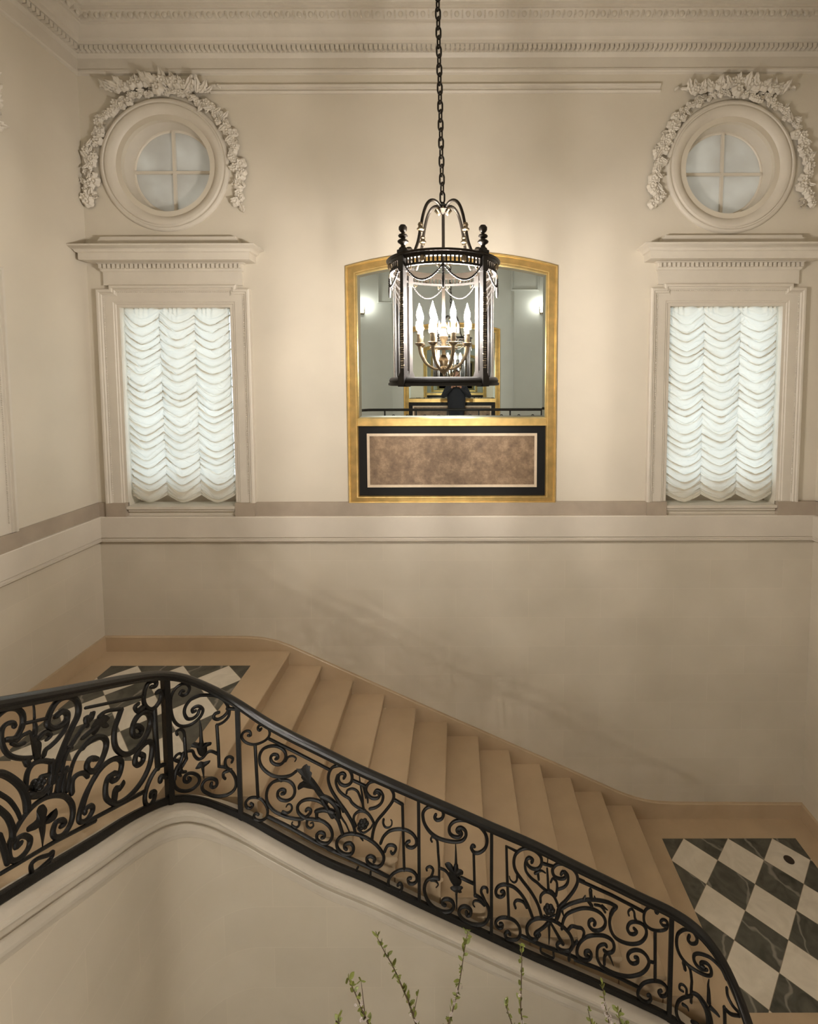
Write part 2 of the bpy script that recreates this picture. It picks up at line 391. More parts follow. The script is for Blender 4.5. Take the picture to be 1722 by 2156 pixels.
# taupe plinth band and projecting stone belt
mb = MB()
for a, b in ((XL, WINL[0] - .23), (WINL[0] - .23, WINL[0]), (WINL[1], WINL[1] + .23), (WINL[1] + .23, WINR[0] - .23), (WINR[0] - .23, WINR[0]), (WINR[1], WINR[1] + .23), (WINR[1] + .23, XR)):
    thin = abs(b - a - .23) < .01
    mb.box(a, b, YB - (.055 if thin else .03), YB + .01, -1.56, -1.395)
struct(mb, 'baseboard_back', taupe, smooth=False)
struct(MB().box(XL - .01, XL + .03, YF, YB - .03, -1.56, -1.395), 'baseboard_left', taupe, smooth=False)
struct(MB().box(XR - .03, XR + .01, YF, YB - .03, -1.56, -1.395), 'baseboard_right', taupe, smooth=False)
ring_sweep([(-.01, -1.555), (.055, -1.555), (.062, -1.565), (.062, -1.80), (.045, -1.81), (.045, -1.825), (.058, -1.83), (.055, -1.85), (.03, -1.865), (-.01, -1.87)], 'trim_5', beltm)

# ------------------------------------------------------------------ windows, surrounds, oculi
def beads(mb, a, b, y, r=.0075, step=.021):
    a = Vector(a); b = Vector(b); n = int((b - a).length / step)
    for i in range(n + 1):
        p = a + (b - a) * (i / n); mb.ball((p.x, y, p.y), r, 6, 4, sz=1.15 if abs(b.y - a.y) > .1 else .8)
def surround(tn, x0, x1, y=YB, hood=True):
    xl, xr = x0 - .235, x1 + .235; zt = WZ1 + .20; zb = -1.396; c = (x0 + x1) / 2
    mb = MB()
    inner = [(x0, zb), (x0, WZ1), (x1, WZ1), (x1, zb)]
    sweep2d(mb, inner, [(-.004, -.02), (-.004, .012), (.028, .012), (.036, .022), (.05, .022), (.058, .030), (.17, .030), (.17, 0)], y)
    out = [(xl, zb), (xl, zt), (xl + .15, zt), (xl + .15, zt + .045), (xr - .15, zt + .045), (xr - .15, zt), (xr, zt), (xr, zb)]
    sweep2d(mb, out, [(0, 0), (0, .05), (-.014, .062), (-.034, .062), (-.042, .045), (-.056, .050), (-.066, .036), (-.085, .0285), (-.085, 0)], y)
    mb.box(xl + .1, xr - .1, y - .0265, y, WZ1 + .15, zt + .0)
    beads(mb, (xl + .079, zb + .1), (xl + .079, zt - .08), y - .036); beads(mb, (xr - .079, zb + .1), (xr - .079, zt - .08), y - .036)
    beads(mb, (xl + .2, zt - .035), (xr - .2, zt - .035), y - .036)
    if hood:
        f0, f1 = xl + .085, xr - .085
        mb.box(f0, f1, y - .035, y, zt + .04, 1.255)
        def course(prof):   # stepped profile wrapping both ends
            vs = []
            for p, z in prof: vs += [(f0 - p, y, z), (f0 - p, y - .035 - p, z), (f1 + p, y - .035 - p, z), (f1 + p, y, z)]
            fs = [(i * 4 + j, i * 4 + j + 1, i * 4 + j + 5, i * 4 + j + 4) for i in range(len(prof) - 1) for j in range(3)]
            fs += [(0, 1, 2, 3), tuple(len(prof) * 4 - 4 + j for j in (3, 2, 1, 0))]
            mb.add(vs, fs)
        course([(0, 1.25), (.015, 1.262), (.02, 1.275), (.02, 1.33), (.04, 1.34), (.05, 1.352), (.05, 1.355)])
        k = int((f1 - f0) / .05)
        for i in range(k + 1):
            x = f0 + (f1 - f0) * (i + .0) / k; mb.box(x - .014, x + .014, y - .085, y - .05, 1.283, 1.33)
        course([(.05, 1.345), (.15, 1.352), (.155, 1.36), (.155, 1.425), (.165, 1.43), (.175, 1.435), (.18, 1.45), (.20, 1.468), (.235, 1.48), (.245, 1.485), (.245, 1.50), (.24, 1.503), (.0, 1.503)])
        t0, t1 = f0 + .03, f1 - .03
        mb.prism([(t0 - .12, 1.50), (t0 - .07, 1.515), (t0 - .03, 1.55), (t0 - .02, 1.60), (t0, 1.605), (t0, 1.625), (t1, 1.625), (t1, 1.605), (t1 + .02, 1.60), (t1 + .03, 1.55), (t1 + .07, 1.515), (t1 + .12, 1.50)], y - .10, y)
    return mb
for i, (w, oc) in enumerate(((WINL, OCL), (WINR, OCR))):
    struct(surround('', *w), 'trim_%d' % (6 + i), trimm, ang=30)
    x0, x1 = w
    wn = MB()
    fy0, fy1 = YB + .20, YB + .26
    z0 = -1.36
    fw = .02
    wn.box(x0, x0 + fw, fy0, fy1, z0, WZ1); wn.box(x1 - fw, x1, fy0, fy1, z0, WZ1); wn.box(x0 + fw, x1 - fw, fy0, fy1, WZ1 - fw, WZ1); wn.box(x0 + fw, x1 - fw, fy0, fy1, z0, z0 + .18)
    cx = (x0 + x1) / 2; wn.box(cx - .018, cx + .018, fy0, fy1, z0 + .18, WZ1 - fw)
    for zz in (-.72, -.05, .4): wn.box(x0 + fw, x1 - fw, fy0 + .01, fy1 - .01, zz - .010, zz + .010)
    wo = wn.build('window_%d' % (i + 1), white_paint, smooth=False); wo['kind'] = 'structure'
    MB().box(x0 + fw, x1 - fw, YB + .225, YB + .231, z0 + .18, WZ1 - fw).build('pane', wglass, wo, smooth=False)
    MB().box(x0 + .015, x1 - .015, YB - .03, YB + .2, WZ0, WZ0 + .03).box(x0 + .005, x1 - .005, YB - .05, YB + .2, WZ0 + .03, WZ0 + .06).build('window_sill', beltm, wo, smooth=False)
    MB().box(x0, x1, YB + .2, YB + .34, WZ0, z0).build('apron', taupe, wo, smooth=False)
    # oculus: moulded ring, splayed reveal, sash and four panes
    c = oc
    prof = [(.728, 0.0), (.728, -.012), (.718, -.026), (.700, -.034), (.688, -.034), (.680, -.024), (.668, -.024), (.655, -.040), (.63, -.044), (.60, -.036), (.58, -.022), (.566, -.012), (.558, .0), (.548, .012), (.53, .018), (.52, .02), (.512, .04), (.505, .05), (.498, .055), (.490, .10), (.480, .185), (.480, .20)]
    mb = MB(); n = 96; vs = []
    for r, dy in prof:
        vs += [(c[0] + r * math.cos(2 * PI * k / n), YB + dy, c[1] + r * math.sin(2 * PI * k / n)) for k in range(n)]
    mb.add(vs, [(j * n + k, j * n + (k + 1) % n, (j + 1) * n + (k + 1) % n, (j + 1) * n + k) for j in range(len(prof) - 1) for k in range(n)])
    struct(mb, 'trim_%d' % (8 + i), trimm, ang=40)
    mb = MB(); vs = []
    for r, dy in ((.50, .185), (.465, .185), (.455, .195), (.455, .215), (.50, .215)):
        vs += [(c[0] + r * math.cos(2 * PI * k / n), YB + dy, c[1] + r * math.sin(2 * PI * k / n)) for k in range(n)]
    mb.add(vs, [(j * n + k, j * n + (k + 1) % n, ((j + 1) % 5) * n + (k + 1) % n, ((j + 1) % 5) * n + k) for j in range(5) for k in range(n)])
    wo = mb.build('window_%d' % (i + 3), white_paint); wo['kind'] = 'structure'
    mb = MB().box(c[0] - .014, c[0] + .014, YB + .165, YB + .215, c[1] - .458, c[1] + .458).box(c[0] - .458, c[0] + .458, YB + .17, YB + .215, c[1] - .014, c[1] + .014)
    mb.build('glazing_bar', white_paint, wo, smooth=False)
    mb = MB(); mb.prism(circ(c, .462, 48), YB + .198, YB + .203); mb.build('pane', hazy, wo, smooth=False)

# Austrian blinds
def blind(x0, x1, zt, zb, y, seed, label):
    rnd = random.Random(seed); nu, nv = 156, 420
    wd_, ht = x1 - x0, zt - zb; rows = 22; rh = (ht - .13) / rows
    jit = [[rnd.uniform(-.32, .32) for _ in range(rows + 3)] for _ in range(3)]
    off = [rnd.uniform(0, .4) for _ in range(3)]
    vs = []
    for j in range(nv + 1):
        v = j / nv
        for i in range(nu + 1):
            u = i / nu; cs = min(2, int(u * 3)); s = u * 3 - cs; shape = 1 - abs(2 * s - 1) ** 1.55
            hem = .085 * (1 - shape)
            z = v * (ht - hem)
            ph = (z - .085 - 0.118 * shape) / rh + off[cs] * 0 + .18 * noise.noise((u * 5, v * 9, seed))
            k = max(0, min(rows + 1, int(ph)));
            e = .5 * noise.noise((cs * 7.7 + .3 * s * 2, ph * .55, seed * 3.1)); ph += e
            t = ph - math.floor(ph)
            pil = (math.sin(PI * min(1, t ** .75)) ** .8)
            lap = -math.sin(2 * PI * t) * rh * .24 * (.75 + .5 * noise.noise((cs * 2.1, math.floor(ph) * .9, seed + 2)))
            am = .034 * (.40 + .60 * shape ** .5) * (.75 + .5 * noise.noise((cs * 3.3, math.floor(ph) * 1.7, seed)))
            d = am * pil
            ph2 = ph * 2.3 + 1.1 * noise.noise((u * 7, v * 14, seed + 5)); t2 = ph2 - math.floor(ph2)
            d += .009 * math.sin(PI * t2) * (1.25 - .5 * shape)
            ph3 = ph * 6 + 2.5 * noise.noise((u * 9, v * 10, seed + 9)); d += .0042 * math.sin(2 * PI * ph3) * (1.4 - shape)
            # seams pulled in, panels belly out
            d += .018 * shape
            lap += -math.sin(2 * PI * t2) * rh * .085
            top = max(0, 1 - z / max(.02, (.085 + 0.118 * shape)))
            if top > 0:
                lap *= (1 - min(1, top * 1.6)); d = d * (1 - top) + top * (.012 * shape + .008 * math.sin(u * 95 + 3 * math.sin(u * 21 + seed)) * (.4 + top))
            if v > .955: d += .014 * math.sin(PI * (v - .955) / .045) * shape
            fx = .006 * noise.noise((v * 12, seed, 0))
            vs.append((x0 + wd_ * u + (fx + .004 * math.sin(v * 130 + seed)) * (abs(2 * u - 1) ** 6) + .010 * (v - .5), y - d, zt - z - lap * min(1, (1 - v) / .04) * min(1, v / .04)))
    fs = [(j * (nu + 1) + i, j * (nu + 1) + i + 1, (j + 1) * (nu + 1) + i + 1, (j + 1) * (nu + 1) + i) for j in range(nv) for i in range(nu)]
    t = empty('austrian_blind', ((x0 + x1) / 2, y, zb), label, 'blind')
    mb = MB(); mb.add(vs, fs); mb.build('gathered_cloth', silk, t, ang=180)
    MB().box(x0, x1, y + .005, y + .035, zt - .015, zt + .01).build('headrail', white_paint, t, smooth=False)
    mb = MB()
    for k in range(4):
        xx = x0 + wd_ * k / 3; xx = min(max(xx, x0 + .01), x1 - .01); mb.tube([(xx, y + .012, zt), (xx + .01, y + .012, zb + .07)], .002, 5)
    mb.build('cord', silk, t)
blind(WINL[0] + .022, WINL[1] - .035, WZ1 + .0, -1.405, YB + .06, 3, 'white gathered Austrian blind in the tall window by the left corner')
blind(WINR[0] + .016, WINR[1] - .03, WZ1 + .0, -1.41, YB + .06, 11, 'white gathered Austrian blind in the tall window by the right corner')

# ------------------------------------------------------------------ plaster garlands
def flower_mesh(seed, r):
    rnd = random.Random(seed); mb = MB(); n = 20; m = 7; vs = []; k = rnd.choice((5, 6, 7)); ph = rnd.uniform(0, 6)
    for j in range(m + 1):
        q = j / m
        for i in range(n):
            a = 2 * PI * i / n; rr = r * q * (.80 + .24 * abs(math.cos(k * (a + ph) / 2))) ; h = r * (.62 * (1 - q ** 2.2) + .28 * math.exp(-((q - .62) / .2) ** 2) * abs(math.cos(k * (a + ph) / 2)) - .18 * math.exp(-((q - .3) / .1) ** 2))
            vs.append((rr * math.cos(a), -h, rr * math.sin(a)))
    mb.add(vs, [(j * n + i, j * n + (i + 1) % n, (j + 1) * n + (i + 1) % n, (j + 1) * n + i) for j in range(m) for i in range(n)])
    me = mb.mesh('flower', ang=60); me.materials.append(ornm); return me
def leaf_mesh(name, L, w, m, curl=.3, lob=3, th=.12):
    mb = MB(); n = 12; vs = []
    for j in range(n + 1):
        t = j / n; ww = w * (math.sin(PI * min(1, t * .93 + .05)) ** .7) * (1 + .22 * math.sin(t * lob * 2 * PI)); dz = -curl * L * (t * t)
        for s, h in ((-1, .0), (-.5, .10), (0, .02), (.5, .10), (1, .0)):
            vs.append((ww * s, dz * 1 - th * L * .8 - h * L, t * L))
        vs.append((0, dz * 1, t * L))
    k = 6; fs = []
    for j in range(n):
        for i in range(4): fs.append((j * k + i, j * k + i + 1, (j + 1) * k + i + 1, (j + 1) * k + i))
        fs.append((j * k + 4, j * k + 5, (j + 1) * k + 5, (j + 1) * k + 4)); fs.append((j * k + 5, j * k, (j + 1) * k, (j + 1) * k + 5))
    mb.add(vs, fs); me = mb.mesh(name, ang=50); me.materials.append(m); return me
FM = [flower_mesh(i, .052) for i in range(6)]
LM = [leaf_mesh('leaf', .13, .034, ornm, .12), leaf_mesh('leaf', .11, .028, ornm, .25, 4), leaf_mesh('leaf', .15, .03, ornm, .05, 2)]
def garland(label, c, y, seed, rot=0., group=None):
    rnd = random.Random(seed)
    t = empty('plaster_garland', (c[0], y, c[1]), label, 'garland'); t.rotation_euler = (0, 0, rot)
    def put(me, name, x, z, d, ang, sc, tilt=0):
        o = bpy.data.objects.new(name, me); COL.objects.link(o); o.parent = t; o.location = (x, d, z); o.rotation_euler = (tilt, ang, 0); o.scale = (sc, sc * 1.1, sc)
    # arch of blossom hugging the moulded ring, with straight drops either side
    path = []
    R = .825
    for i in range(61):
        a = PI * i / 60; path.append((R * math.cos(a), R * math.sin(a)))
    path = [(R + .012, -.42 + .07 * i) for i in range(6)] + path + [(-R - .012, -.07 - .07 * i) for i in range(6)]
    L = [0]
    for a, b in zip(path, path[1:]): L.append(L[-1] + math.hypot(b[0] - a[0], b[1] - a[1]))
    def at(s):
        for i in range(len(L) - 1):
            if L[i + 1] >= s: f = (s - L[i]) / (L[i + 1] - L[i]); return tuple(path[i][k] + (path[i + 1][k] - path[i][k]) * f for k in (0, 1))
        return path[-1]
    tot = L[-1]; nf = 74
    for i in range(nf):
        s = tot * (i + .5) / nf; x, z = at(s); q = abs(2 * s / tot - 1); r = rnd.uniform(-.065, .065) * (.45 + .55 * q) - .02 * (1 - q)
        nx, nz = (x / max(.1, math.hypot(x, z)), z / max(.1, math.hypot(x, z))) if z > 0 else (math.copysign(1, x), 0)
        put(rnd.choice(FM), 'flower', x + nx * r, z + nz * r, -.028, rnd.uniform(0, 6), rnd.uniform(.8, 1.3) * (.74 + .34 * q), rnd.uniform(-.35, .35))
    for i in range(90):
        s = tot * (i + rnd.uniform(.2, .8)) / 90; x, z = at(s); q = abs(2 * s / tot - 1); a = rnd.uniform(0, 2 * PI)
        put(rnd.choice(LM), 'leaf', x, z, -.012 - rnd.uniform(0, .03), a, rnd.uniform(.6, .95) * (.8 + .25 * q), rnd.uniform(-.1, .35))
    # ribbon and leaf crest on top
    for i in range(26):
        f = (i - 12.5) / 12.5; x = f * .50; z = .90 - .075 * abs(f) ** 1.2; put(LM[i % 3], 'leaf', x, z - .05 + rnd.uniform(-.02, .02), -.05, f * 1.0 + rnd.uniform(-.9, .9), rnd.uniform(.8, 1.3), rnd.uniform(-.1, .6))
    for i in range(12):
        f = (i - 5.5) / 5.5; put(FM[i % 6], 'flower', f * .46, .90 - .085 * abs(f), -.06, i, 1.3 - .2 * abs(f), .2)
    put(FM[0], 'flower', 0, .80, -.075, 0, 1.35)
    rb = MB()
    for sg in (-1, 1):
        p = crom([(0, .84), (.16 * sg, .895), (.30 * sg, .85), (.42 * sg, .875), (.52 * sg, .825), (.60 * sg, .86), (.67 * sg, .835)], 6)
        vs = []
        for i, (x, z) in enumerate(p):
            dd = -.035 - .02 * math.sin(i * .8); w_ = .030 * (1 - .55 * i / len(p))
            vs += [(c[0] + x, y + dd, c[1] + z - w_), (c[0] + x, y + dd - .008, c[1] + z), (c[0] + x, y + dd, c[1] + z + w_), (c[0] + x, y, c[1] + z)]
        k = len(p); rb.add(vs, [(i * 4 + j, i * 4 + (j + 1) % 4, (i + 1) * 4 + (j + 1) % 4, (i + 1) * 4 + j) for i in range(k - 1) for j in range(4)])
    rb.build('ribbon', ornm, t)
    return t
garland('carved cream flower garland arched over the round window by the left corner', (OCL[0] - .005, OCL[1] - .01), YB, 1)
garland('carved cream flower garland arched over the round window by the right corner', (OCR[0] + .01, OCR[1] - .01), YB, 2)
g3 = garland('carved cream garland on the left wall, only its tip in view', (0, 0), 0, 3)
g3.location = (XL, 3.70, 2.70); g3.rotation_euler = (0, 0, PI / 2)
# moulded surround on the left wall, cut by the picture edge
mbs = surround('', -.62, .62, 0, hood=False)
o = struct(mbs, 'trim_10', trimm, ang=30); o.location = (XL, 3.66, 0); o.rotation_euler = (0, 0, PI / 2)
o = struct(MB().box(-.87, -.62, -.056, 0, -1.56, -1.40).box(.62, .87, -.056, 0, -1.56, -1.40), 'trim_11', taupe, smooth=False); o.location = (XL, 3.66, 0); o.rotation_euler = (0, 0, PI / 2)

# ------------------------------------------------------------------ framed mirrors
def overmantel(label):
    t = empty('framed_mirror', (0, 0, 0), label, 'mirror')
    # local: x across, y = 0 at the wall (front at -y), z as in the room
    x0, x1, z0, zs, zt = -1.205, 1.205, -1.405, 1.315, 1.480
    def arch(o, n=24):   # inset o
        a = x1 - o; R = ((x1) ** 2 + (zt - zs) ** 2) / (2 * (zt - zs)); cz = zt - R; r = R - o
        return [(x, cz + math.sqrt(r * r - x * x)) for x in [a - 2 * a * i / n for i in range(n + 1)]]
    outer = [(x0, z0), (x1, z0)] + arch(0); inn = [(x0 + .125, z0 + .085), (x1 - .125, z0 + .085)] + arch(.125)
    prof = [(0, 0.0), (0, .030), (.008, .036), (.020, .036), (.026, .030), (.030, .034), (.098, .050), (.102, .056), (.114, .056), (.121, .048), (.125, .038), (.125, .004)]
    rows = []
    for (q, d) in prof:
        f = q / .125; loop = [(a[0] + (b[0] - a[0]) * f, a[1] + (b[1] - a[1]) * f) for a, b in zip(outer, inn)]; rows.append([(p[0], -d, p[1]) for p in loop])
    n = len(outer); mb = MB(); mb.add([v for r in rows for v in r], [(j * n + i, j * n + (i + 1) % n, (j + 1) * n + (i + 1) % n, (j + 1) * n + i) for j in range(len(rows) - 1) for i in range(n)])
    fr = mb.build('frame', gold, t, ang=30)
    MB().box(x0 + .11, x1 - .11, -.048, -.004, -.495, -.425).box(x0 + .11, x1 - .11, -.056, -.004, -.432, -.418).box(x0 + .11, x1 - .11, -.056, -.004, -.502, -.49).build('crossbar', gold, t, smooth=False)
    gi = arch(.165); poly = [(x0 + .165, -.385), (x1 - .165, -.385)] + gi
    mb = MB(); mb.prism(poly, -.020, -.004); mb.build('mirror_glass', silver, t, smooth=False)
    # bevelled rim of the glass
    p1 = [(x0 + .125, -.418), (x1 - .125, -.418)] + arch(.125); k = len(poly); mb = MB()
    mb.add([(p[0], -.0205, p[1]) for p in poly] + [(p[0], -.0155, p[1]) for p in p1], [(i, (i + 1) % k, (i + 1) % k + k, i + k) for i in range(k)]); mb.build('glass_bevel', silver, t, smooth=False)
    pz0, pz1 = z0 + .085, -.50
    MB().box(x0 + .12, x1 - .12, -.016, -.003, pz0, pz1).build('lower_panel', blackp, t, smooth=False)
    a0, a1, b0, b1 = -.985, .985, -1.222, -.592
    MB().box(a0, a1, -.026, -.016, b0, b0 + .03).box(a0, a1, -.026, -.016, b1 - .03, b1).box(a0, a0 + .03, -.026, -.016, b0 + .03, b1 - .03).box(a1 - .03, a1, -.026, -.016, b0 + .03, b1 - .03).build('inlay_border', creampaint, t, smooth=False)
    MB().box(a0 + .03, a1 - .03, -.022, -.016, b0 + .03, b1 - .03).build('parchment_panel', parch, t, smooth=False)
    return t
m1 = overmantel('tall arched mirror in a gilt frame over a brown panel, behind the lantern'); m1.location = (-.052, YB, 0)
m2 = overmantel('second gilt framed mirror, on the wall opposite, seen only in the reflection')
m2.location = (-.11, YF, 0); m2.rotation_euler = (0, 0, PI)

# ------------------------------------------------------------------ stair: plan of the railing line
XW, YW, RC = 2.10, 3.65, .50
plan = []
for i in range(12): plan.append((-XW, 1.0 + (YW - RC - 1.0) * i / 12))
for i in range(25): a = PI - (PI / 2) * i / 24; plan.append((-XW + RC + RC * math.cos(a), YW - RC + RC * math.sin(a)))
for i in range(1, 40): plan.append((-XW + RC + (2 * XW - 2 * RC) * i / 40, YW))
for i in range(25): a = PI / 2 - (PI / 2) * i / 24; plan.append((XW - RC + RC * math.cos(a), YW - RC + RC * math.sin(a)))
for i in range(1, 11): plan.append((XW, YW - RC - 2.4 * i / 10))
az = [math.atan2(p[0], p[1]) for p in plan]
def R3(x, y):     # the point of the railing surface seen through a point of the traced pattern
    d = ray(x, y); a = math.atan2(d.x, d.y); a = min(max(a, az[0]), az[-1] - 1e-6)
    lo, hi = 0, len(az) - 1
    while hi - lo > 1:
        m = (lo + hi) // 2
        if az[m] <= a: lo = m
        else: hi = m
    p, q = plan[lo], plan[hi]; ex, ey = q[0] - p[0], q[1] - p[1]
    det = d.x * ey - d.y * ex; t = (p[0] * ey - p[1] * ex) / det
    return Vector((d.x * t, d.y * t, d.z * t))
def arclen(P):
    d = math.hypot; best = None; s = 0
    for a, b in zip(plan, plan[1:]):
        l = d(b[0] - a[0], b[1] - a[1]); ex, ey = (b[0] - a[0]) / l, (b[1] - a[1]) / l; t = (P[0] - a[0]) * ex + (P[1] - a[1]) * ey
        tc = min(max(t, 0), l); q = d(P[0] - a[0] - ex * tc, P[1] - a[1] - ey * tc)
        if best is None or q < best[0]: best = (q, s + tc)
        s += l
    return best[1]
SL = [0]
for a, b in zip(plan, plan[1:]): SL.append(SL[-1] + math.hypot(b[0] - a[0], b[1] - a[1]))
def plan_at(s):
    s = min(max(s, 0), SL[-1])
    for i in range(len(SL) - 1):
        if SL[i + 1] >= s: f = (s - SL[i]) / (SL[i + 1] - SL[i]); p, q = plan[i], plan[i + 1]; ex, ey = q[0] - p[0], q[1] - p[1]; l = math.hypot(ex, ey); return (p[0] + ex * f, p[1] + ey * f, ex / l, ey / l)
    return (*plan[-1], 0, -1)
TOPPX = [(0, 1480.8), (81.6, 1466.5), (180, 1447), (272.8, 1428.8), (320, 1422), (360, 1421), (395, 1428), (429.6, 1442.6), (477, 1467), (518.6, 1494), (555.7, 1518.4), (611.3, 1548.6), (690, 1587), (753, 1618.6), (816, 1646), (879, 1673.5), (964.6, 1710.2), (1045, 1745.4), (1124.6, 1779), (1222, 1827.5), (1303.5, 1866.7), (1365.8, 1897.9), (1412.6, 1921.3), (1438.4, 1935), (1476.8, 1964.5), (1508.8, 2002.9), (1537, 2054), (1556, 2100), (1573, 2156)]
BOTPX = [(0, 1890), (40.8, 1864.5), (81.6, 1839), (200, 1767.6), (272.8, 1720), (320, 1697), (347, 1687.5), (370, 1680), (398, 1678.5), (429.6, 1686), (477, 1704), (500, 1715), (574, 1753), (685.5, 1813.5), (784.6, 1853.7), (879.3, 1900), (964.6, 1939), (1043.5, 1976.5), (1124.6, 2013.7), (1215, 2052.5), (1303.5, 2091), (1397, 2137), (1420, 2149), (1452, 2173), (1490, 2215), (1520, 2275)]
def zfun(px, slopeL, slopeR):
    k = [(arclen((p.x, p.y)), p.z) for p in (R3(*q) for q in px)]; k.sort()
    def f(s):
        if s <= k[0][0]: return k[0][1] + (k[0][0] - s) * slopeL
        if s >= k[-1][0]: return k[-1][1] - (s - k[-1][0]) * slopeR
        for (a, za), (b, zb) in zip(k, k[1:]):
            if b >= s: t = (s - a) / (b - a); return za + (zb - za) * t
    def g(s):   # smoothed
        return sum(f(s + d) * w for d, w in ((-.12, 1), (-.06, 2), (0, 3), (.06, 2), (.12, 1))) / 9
    return g
ztop = zfun(TOPPX, .50, .50); zbot = zfun(BOTPX, .50, .50)
STOT = SL[-1]
def sweep_plan(mb, zf, prof, s0=0, s1=STOT, step=.05, closed=True, zabs=None):
    n = int((s1 - s0) / step); rows = []
    for i in range(n + 1):
        s = s0 + (s1 - s0) * i / n; x, y, ex, ey = plan_at(s); nx, ny = ey, -ex; z = zf(s)
        rows.append([(x + nx * a, y + ny * a, (z + b) if b > -50 else zabs) for a, b in prof])
    k = len(prof); r = range(k) if closed else range(k - 1)
    mb.add([v for q in rows for v in q], [(i * k + j, i * k + (j + 1) % k, (i + 1) * k + (j + 1) % k, (i + 1) * k + j) for i in range(n) for j in r] + [tuple(range(k)), tuple(n * k + j for j in range(k - 1, -1, -1))])
# normal (ey,-ex): walking from left flight towards the back wall ex=0,ey=1 -> normal +x, i.e. into the well
mb = MB()
sweep_plan(mb, zbot, [(.02, -.30), (.02, -99), (-.13, -99), (-.13, -.30)], step=.05, zabs=ZG)
struct(mb, 'wall_stairwell', ashl, ang=50)

staircase = empty('staircase', (0, YW + .9, ZD), 'wide beige limestone staircase climbing along the back wall from right to left', 'staircase')
mb = MB()
sweep_plan(mb, zbot, [(-.13, -.40), (-.13, -.045), (-.115, -.03), (.055, -.03), (.075, -.037), (.092, -.055), (.095, -.075), (.085, -.095), (.070, -.108), (.064, -.112), (.064, -.122), (.056, -.126), (.052, -.150), (.040, -.165), (.038, -.172), (.055, -.176), (.058, -.182), (.058, -.225), (.040, -.235), (.034, -.262), (.019, -.268), (.019, -.40)], step=.04)
mb.build('moulded_curb', curbm, staircase, ang=30)
def step_prof(xn, zt, xe, back, thick):      # nosing at xn (towards +x), tread top zt, reaching back to `back`
    return [(back, zt), (xn - .012, zt), (xn - .003, zt - .004), (xn, zt - .012), (xn, zt - .03), (xn - .006, zt - .038), (xn - .018, zt - .042), (xn - .022, zt - .05), (xn - .022, zt - thick), (back, zt - thick)]
TR = (2.116 + 1.98) / 11
Y0s, Y1s = YW + .09, YB - .02
for k in range(12):
    xn = -1.98 + TR * k; zt = ZU - RISE * k
    pr = step_prof(xn, zt, 0, xn - (TR + .03 if k else .345), RISE + .12)
    MB().prism(pr, Y0s, Y1s).build('step', tan, staircase, ang=50)
# flight up the left wall to the camera's landing
for k in range(8):
    yn = 3.20 - .33 * k; zt = ZU + RISE * (k + 1)
    pr = [(yn - .36, zt), (yn + .012, zt), (yn + .02, zt - .012), (yn + .02, zt - .03), (yn, zt - .045), (yn, zt - .30), (yn - .36, zt - .30)]
    MB().prism_x(pr, XL + .02, -XW - .09).build('step', tan, staircase, ang=50)
# flight down the right side
for k in range(11):
    yn = 3.25 - .33 * k; zt = ZD - RISE * (k + 1)
    if yn < -.6: break
    pr = [(yn + .03, zt), (yn - .33, zt), (yn - .342, zt - .012), (yn - .342, zt - .03), (yn - .325, zt - .045), (yn - .325, zt - .3), (yn + .03, zt - .3)]
    MB().prism_x(pr, XW + .09, XR - .02).build('step', tan, staircase, ang=50)
# landings
struct(MB().box(XL, -1.98 - .344, 3.18, YB, ZU - .22, ZU), 'floor_upper_landing', tan, smooth=False)
struct(MB().box(-3.90, -2.329, 3.90, 5.272, ZU - .002, ZU + .002), 'floor_upper_tiles', tileU, smooth=False)
struct(MB().box(2.09, XR, 3.24, YB, ZD - .22, ZD), 'floor_lower_landing', tan, smooth=False)
struct(MB().box(2.380, 3.93, 3.755, 5.312, ZD - .002, ZD + .002), 'floor_lower_tiles', tileL, smooth=False)
struct(MB().box(XL, XR, YF, .50, ZN - .30, ZN), 'floor_near_landing', tan, smooth=False)
# skirting that follows the stair
sk = [(-4.2, -3.006), (-3.169, -3.010), (-2.60, -3.014), (-2.45, -3.018), (-2.306, -3.031), (-2.133, -3.070), (-1.998, -3.122), (-1.275, -3.462), (-.355, -3.893), (1.097, -4.562), (1.93, -4.955), (2.05, -5.005), (2.162, -5.045), (2.29, -5.080), (2.422, -5.10), (2.635, -5.113), (4.2, -5.125)]
skb = [(4.2, ZD - .1), (2.05, ZD - .1), (1.9, ZD - .1), (-1.99, ZU - .3), (-2.2, ZU - .1), (-4.2, ZU - .1)]
mb = MB(); up = sk; n = len(up)
lowz = lambda x: ZU - .1 if x < -2.1 else (max(ZD - .1, ZU - .15 - (x + 2.1) * .477) if x < 4.3 else ZD)
vs = []; y = YB - .035
for x, z in up: vs += [(x, YB, lowz(x)), (x, y, lowz(x)), (x, y, z - .008), (x, y + .008, z), (x, YB, z)]
mb.add(vs, [(i * 5 + j, i * 5 + j + 1, (i + 1) * 5 + j + 1, (i + 1) * 5 + j) for i in range(n - 1) for j in range(4)])
struct(mb, 'baseboard_stair', tan, smooth=False)
struct(MB().box(XL, XL + .035, 3.1, YB - .035, ZU - .01, -3.006), 'baseboard_landing_left', tan, smooth=False)
struct(MB().box(XR - .035, XR, 3.2, YB - .035, ZD - .01, -5.125), 'baseboard_landing_right', tan, smooth=False)
tag(MB().lathe([(.0, .0), (.048, .0), (.052, .003), (.05, .005), (.0, .006)], (3.68, 5.057, ZD + .002), 28).build('floor_socket', hole, loc=(3.68, 5.057, ZD + .002)), 'small round dark floor socket set in a white marble tile', 'floor socket')

